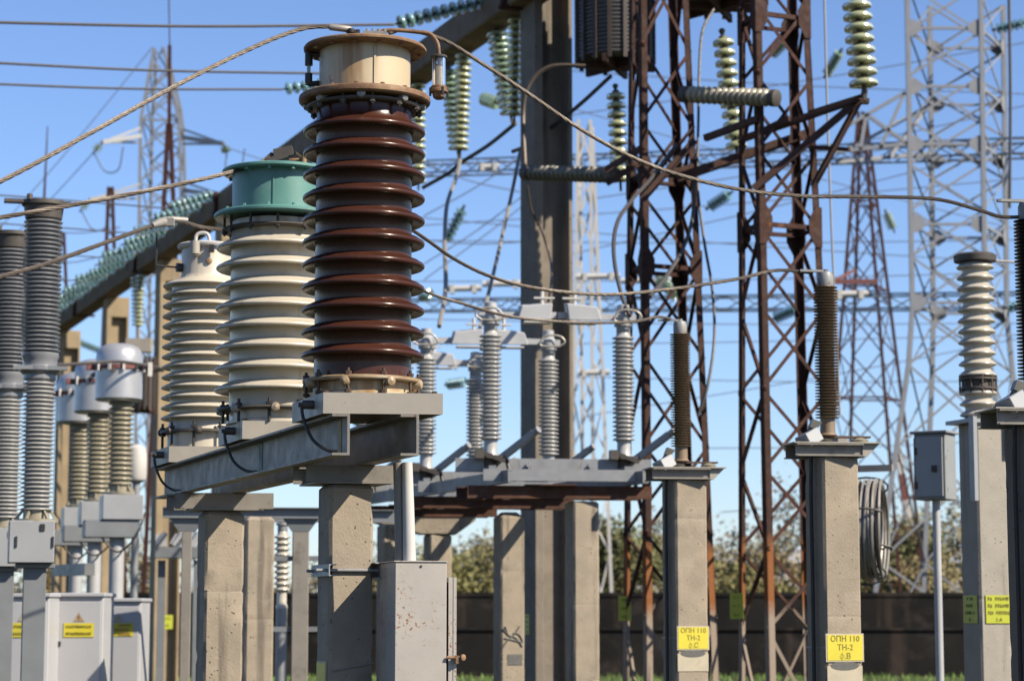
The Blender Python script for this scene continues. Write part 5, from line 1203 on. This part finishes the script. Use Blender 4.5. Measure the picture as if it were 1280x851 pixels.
for px, top, Y, w, lab in ((138, 234, 75, 5, 'twin legged dark mast left of the far pylon'), (77.5, 291, 85, 6, 'low twin legged dark mast beside the breaker pole')):
    t = thing('lightning_mast', lab, 'mast', (GX(px, Y), Y, 0), 0, 'lightning masts')
    for s_ in (-1, 1):
        b = MB(); b.bar(P(px + s_*2.2, top, Y), V((GX(px + s_*w*4.6, Y), Y, 0)), .11, .11); b.build('leg', K['rust_dark'], t, world=True)
    for k in range(10):
        b = MB(); y = top + 8 + k*22; ww = 2.2 + (y - top)*w*4.6/560; b.bar(P(px - ww, y, Y), P(px + ww, y + 11, Y), .05, .05); b.build('lacing_bar', K['rust_dark'], t, world=True, weld=False)
t = thing('lightning_rod', 'hair thin lightning rod standing far behind the breaker pole top', 'rod', (GX(42, 80), 80, 0), 0)
b = MB(); b.tube([(0, 0, 0), (0, 0, P(42, 252, 80).z), (GX(44, 80) - GX(42, 80), 0, P(44, 158, 80).z)], [.06, .05, .018], 6); b.build('rod', K['rust_dark'], t, weld=False)

# ================================================================== WIRES
c1t = ct_loc[0] + V((0, 0, ZP + zl + .04))
gW = 'bare conductors of the three transformers'
w1 = [c1t + V((-.05, -.02, 0)), P(425, 35.5, 11.08), P(405, 33.5, 11.05), P(375, 37, 11.0), P(320, 58, 10.85), P(230, 102, 10.6), P(110, 168, 10.2), P(0, 227, 9.9), P(-160, 300, 9.4)]
wire('conductor', w1, .0115, K['wire'], 'thick bare conductor sweeping down left from the brown transformer', 'wire', gW, 12, strands=True)
t = thing('splice_sleeve', 'aluminium sleeve pressed on the conductor at the left of the brown transformer top', 'sleeve', P(427, 35.5, 11.08), 0)
b = MB(); b.tube([P(411, 33.8, 11.06), P(413, 34, 11.06), P(437, 37, 11.09), P(440, 37.4, 11.09)], [.012, .0175, .0175, .012], 14); b.build('sleeve', K['wire_l'], t, world=True, weld=False)
w1r = [c1t + V((.11, -.008, 0)), P(500, 38, 11.12), P(530, 42, 11.15), P(560, 53, 11.17), P(600, 78, 11.2), P(660, 117, 11.25), P(720, 158, 11.3), P(780, 192, 11.4), P(840, 216, 11.5), P(920, 236, 11.6), P(1000, 245, 11.7), P(1090, 246, 11.8), P(1170, 249, 11.85), P(1225, 263, 11.88), P(1252, 271, 11.9), P(1290, 271, 11.9)]
wire('conductor', w1r, .0105, K['wire'], 'long bare conductor from the brown transformer to the black arrester at the right edge', 'wire', gW, 10, strands=True)
c2t = ct_loc[1] + V((-.03, -.08, ZP + t2 + .11))
wire('conductor', [c2t + V((-.03, 0, 0)), P(328, 202, 12.6), P(300, 212, 12.5), P(240, 227, 12.3), P(130, 249, 11.9), P(0, 272, 11.5), P(-120, 290, 11.1)], .0125, K['wire'], 'bare conductor running left from the teal topped transformer', 'wire', gW, 12, strands=True)
wire('conductor', [c2t + V((.1, 0, 0)), P(440, 240, 12.9), P(522, 292, 13.2), P(570, 325, 13.4), P(620, 348, 13.6), P(680, 362, 13.8), P(760, 368, 14.0), P(840, 361, 14.2), P(920, 349, 14.35), P(970, 338, 14.45), P(1016, 341, 14.5)], .0115, K['wire'], 'bare conductor from behind the brown ribs to the arrester left of the wire coil', 'wire', gW, 10, strands=True)
c3t = ct_loc[2] + V((0, 0, ZP + nk + .10))
wire('conductor', [c3t + V((.3, .1, .02)), c3t + V((-.02, 0, .03)), P(228, 277, 14.5), P(209, 276, 14.4), P(188, 283, 14.2), P(130, 304, 13.8), P(60, 329, 13.3), P(0, 346, 12.9), P(-100, 372, 12.2)], .0145, K['wire'], 'bare conductor running left from the finely ribbed transformer', 'wire', gW, 12, strands=True)
t = thing('wire_connector', 'pale aluminium connector on the conductor above the finely ribbed transformer', 'connector', P(212, 276, 14.4), 0)
b = MB(); b.tube([P(190, 282, 14.2), P(200, 278, 14.3), P(212, 276, 14.4)], [.016, .03, .03], 12); b.box(P(213, 278, 14.35), (.05, .05, .05)); b.cyl(P(214, 274, 14.4), P(234, 275.5, 14.45), .02, 10); b.build('connector', K['wire_l'], t, world=True, weld=False)
wire('conductor', [c3t + V((.25, .1, -.3)), P(460, 320, 15.4), P(527, 362, 15.8), P(580, 380, 16.0), P(640, 396, 16.3), P(720, 403, 16.6), P(790, 402, 16.8), P(822, 396, 16.9), P(842, 400, 17.0)], .0115, K['wire'], 'bare conductor sagging to the arrester before the left rusty tower', 'wire', gW, 10, strands=True)

def w(label, pts, r, m='wire_k', cat='wire', group=None, nm='wire'):
    return wire(nm, [P(*p) for p in pts], r, K[m], label, cat, group, n=8)
w('pale arched conductor beside the tall column, bending down from its right side', [(732, 83, 26.8), (700, 82, 26.8), (682, 86, 26.8), (667, 98, 26.8), (657, 118, 26.8), (654, 150, 26.8), (656, 200, 26.6), (656, 216, 26.5)], .026, 'wire')
w('thin drooping wire over the face of the tall column', [(659, 232, 26.4), (664, 262, 26.6), (677, 288, 26.8), (688, 325, 26.6), (689, 355, 24), (684, 385, 23)], .016, 'wire')
w('pale dropper wire curving down from the hanging pair of strings to the disconnector', [(575, 200, 30.4), (571, 220, 30), (559, 255, 29), (556, 300, 28), (557, 360, 26.5), (549, 408, 25.5)], .028, 'wire_l')
w('straight dropper wire left of the tall column going down to the disconnector', [(650, 190, 28.8), (640, 240, 28), (622, 320, 26.5), (600, 410, 25)], .024, 'wire_l')
w('dark wire rising from the hanging pair towards the pair beside the tall column', [(528, 235, 31.2), (560, 217, 31), (577, 203, 30.6), (610, 182, 30), (645, 154, 29.2)], .028)
w('dark wire going up right from behind the tall column to the winding drum', [(640, 190, 29), (665, 178, 28.8), (720, 135, 27.6), (764, 95, 27.2)], .026)
w('dark dropper curving from the left horizontal rod down to the near disconnector', [(846, 180, 24.6), (815, 222, 24.5), (790, 250, 24), (773, 275, 23.2), (767, 305, 22.6), (770, 340, 22), (779, 375, 21.7), (787, 395, 21.5)], .022)
w('dark wire curving between the legs of the left rusty tower', [(868, 225, 25), (866, 270, 25), (854, 310, 24.6), (833, 345, 24), (812, 371, 23)], .024)
w('hanging dark lead left of the right rusty tower, below the drum', [(892, 12, 26), (878, 40, 25.8), (874, 90, 25.6), (873, 150, 25.4), (872, 230, 25.2), (880, 300, 25), (890, 360, 24.6), (893, 420, 24.2), (885, 480, 24), (872, 520, 24)], .018)
w('long thin vertical wire right of the right rusty tower', [(1030, -20, 28), (1034, 130, 28), (1040, 300, 28), (1050, 520, 28)], .014, 'wire_l')
w('thin dark vertical wire in front of the galvanised tower', [(1261, -20, 40), (1263, 120, 40), (1262, 260, 40)], .03)
w('dark jumper below the far left winding drum', [(148, 455, 40), (176, 462, 40), (205, 462, 40)], .04)
w('thin dark wires crossing behind the head transformers, upper one', [(70, 456, 24), (110, 454, 24.5), (150, 452, 25), (200, 460, 26)], .02)
w('thin dark link along the heads of the domed transformers', [(64, 492, 29), (92, 489, 28.8), (113, 470, 27.3), (142, 462, 25.4)], .03)
def span(label, x0, y0, x1, y1, Y, r=.022, sag=4, m='wire_k'):
    return w(label, [(x0, y0, Y), ((x0+x1)/2, (y0+y1)/2 + sag, Y), (x1, y1, Y)], r, m, group='thin far line wires')
G_ = [('far wire crossing behind the tall column just under the left porcelain rod', 480, 285, 1290, 222, 90), ('far wire sloping across the sky at mid height right of the transformers', 480, 268, 1290, 330, 95), ('far wire level behind the rusty towers above their waist', 480, 300, 1290, 300, 92), ('far wire low behind the disconnector insulators', 480, 430, 1290, 418, 96), ('far wire lower behind the right rusty tower', 700, 470, 1290, 476, 98), ('far wire near the top between the two rusty towers', 700, 88, 1290, 118, 88), ('far wire second from top behind the right rusty tower', 700, 146, 1290, 52, 86), ('far wire rising from the white mast to the galvanised tower', 730, 250, 1140, 180, 80), ('far wire slanting behind the galvanised tower', 1000, 190, 1290, 130, 84),
    ('far wire crossing just over the disconnector blades', 480, 352, 1290, 340, 93), ('far wire sagging level with the switch blades', 480, 398, 1290, 404, 97), ('far wire climbing right behind both rusty towers', 660, 330, 1290, 176, 82), ('far wire dropping right behind both rusty towers', 660, 120, 1290, 292, 99), ('far wire climbing right from the foot of the white mast', 730, 520, 1290, 420, 91), ('far wire low behind the right arrester post', 880, 560, 1290, 548, 94), ('far wire lowest behind the grey control box', 900, 640, 1290, 600, 96), ('far wire falling left of the white mast', 530, 350, 735, 190, 77), ('far wire climbing left to the brown transformer', 530, 206, 650, 240, 79),
    ('far wire rising left of the tall column', 530, 270, 660, 190, 70), ('far wire fanning up to the tall column', 530, 330, 660, 240, 74), ('far wire low left of the tall column', 530, 300, 660, 302, 76), ('faint wire rising across the left sky to the far pylon', 0, 285, 190, 60, 110), ('faint wire left of the far pylon', -20, 330, 118, 190, 105), ('faint wire right of the far pylon', 285, 185, 400, 215, 105), ('wire level between breaker pole and far beam', 60, 290, 150, 284, 80), ('lower wire between breaker pole and far beam', 60, 326, 120, 322, 80)]
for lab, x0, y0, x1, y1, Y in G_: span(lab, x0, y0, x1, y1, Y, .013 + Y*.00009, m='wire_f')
for i, (x0, y0, x1, y1, Y, n, lab) in enumerate(((882, 262, 915, 240, 60, 6, 'small far teal string between the two rusty towers'), (963, 400, 1000, 384, 60, 7, 'small far teal string right of the right tower waist'), (556, 305, 580, 258, 62, 6, 'short teal string hanging in the sky left of the tall column'), (556, 481, 585, 477, 50, 5, 'short bright teal string low beside the disconnector'), (600, 122, 623, 130, 40, 4, 'small grey green string between the two hanging pairs'), (1240, 38, 1285, 28, 50, 5, 'pale teal string at the top right corner'), (1256, 385, 1290, 380, 50, 4, 'pale teal string right of the white ribbed column'), (1030, 98, 1052, 62, 50, 7, 'green string slanting beside the big yellow string'), (960, 72, 985, 48, 55, 6, 'far green string slanting behind the right rusty tower'), (820, 345, 850, 372, 55, 6, 'far green string behind the waist of the left rusty tower'), (524, 372, 540, 366, 50, 4, 'small teal string peeking out beside the brown ribs'))):
    string(P(x0, y0, Y), P(x1, y1, Y - .5), n, .255 if Y < 55 else .34, 'g_teal' if 'teal' in lab else 'g_grn', lab, 'small far glass strings')
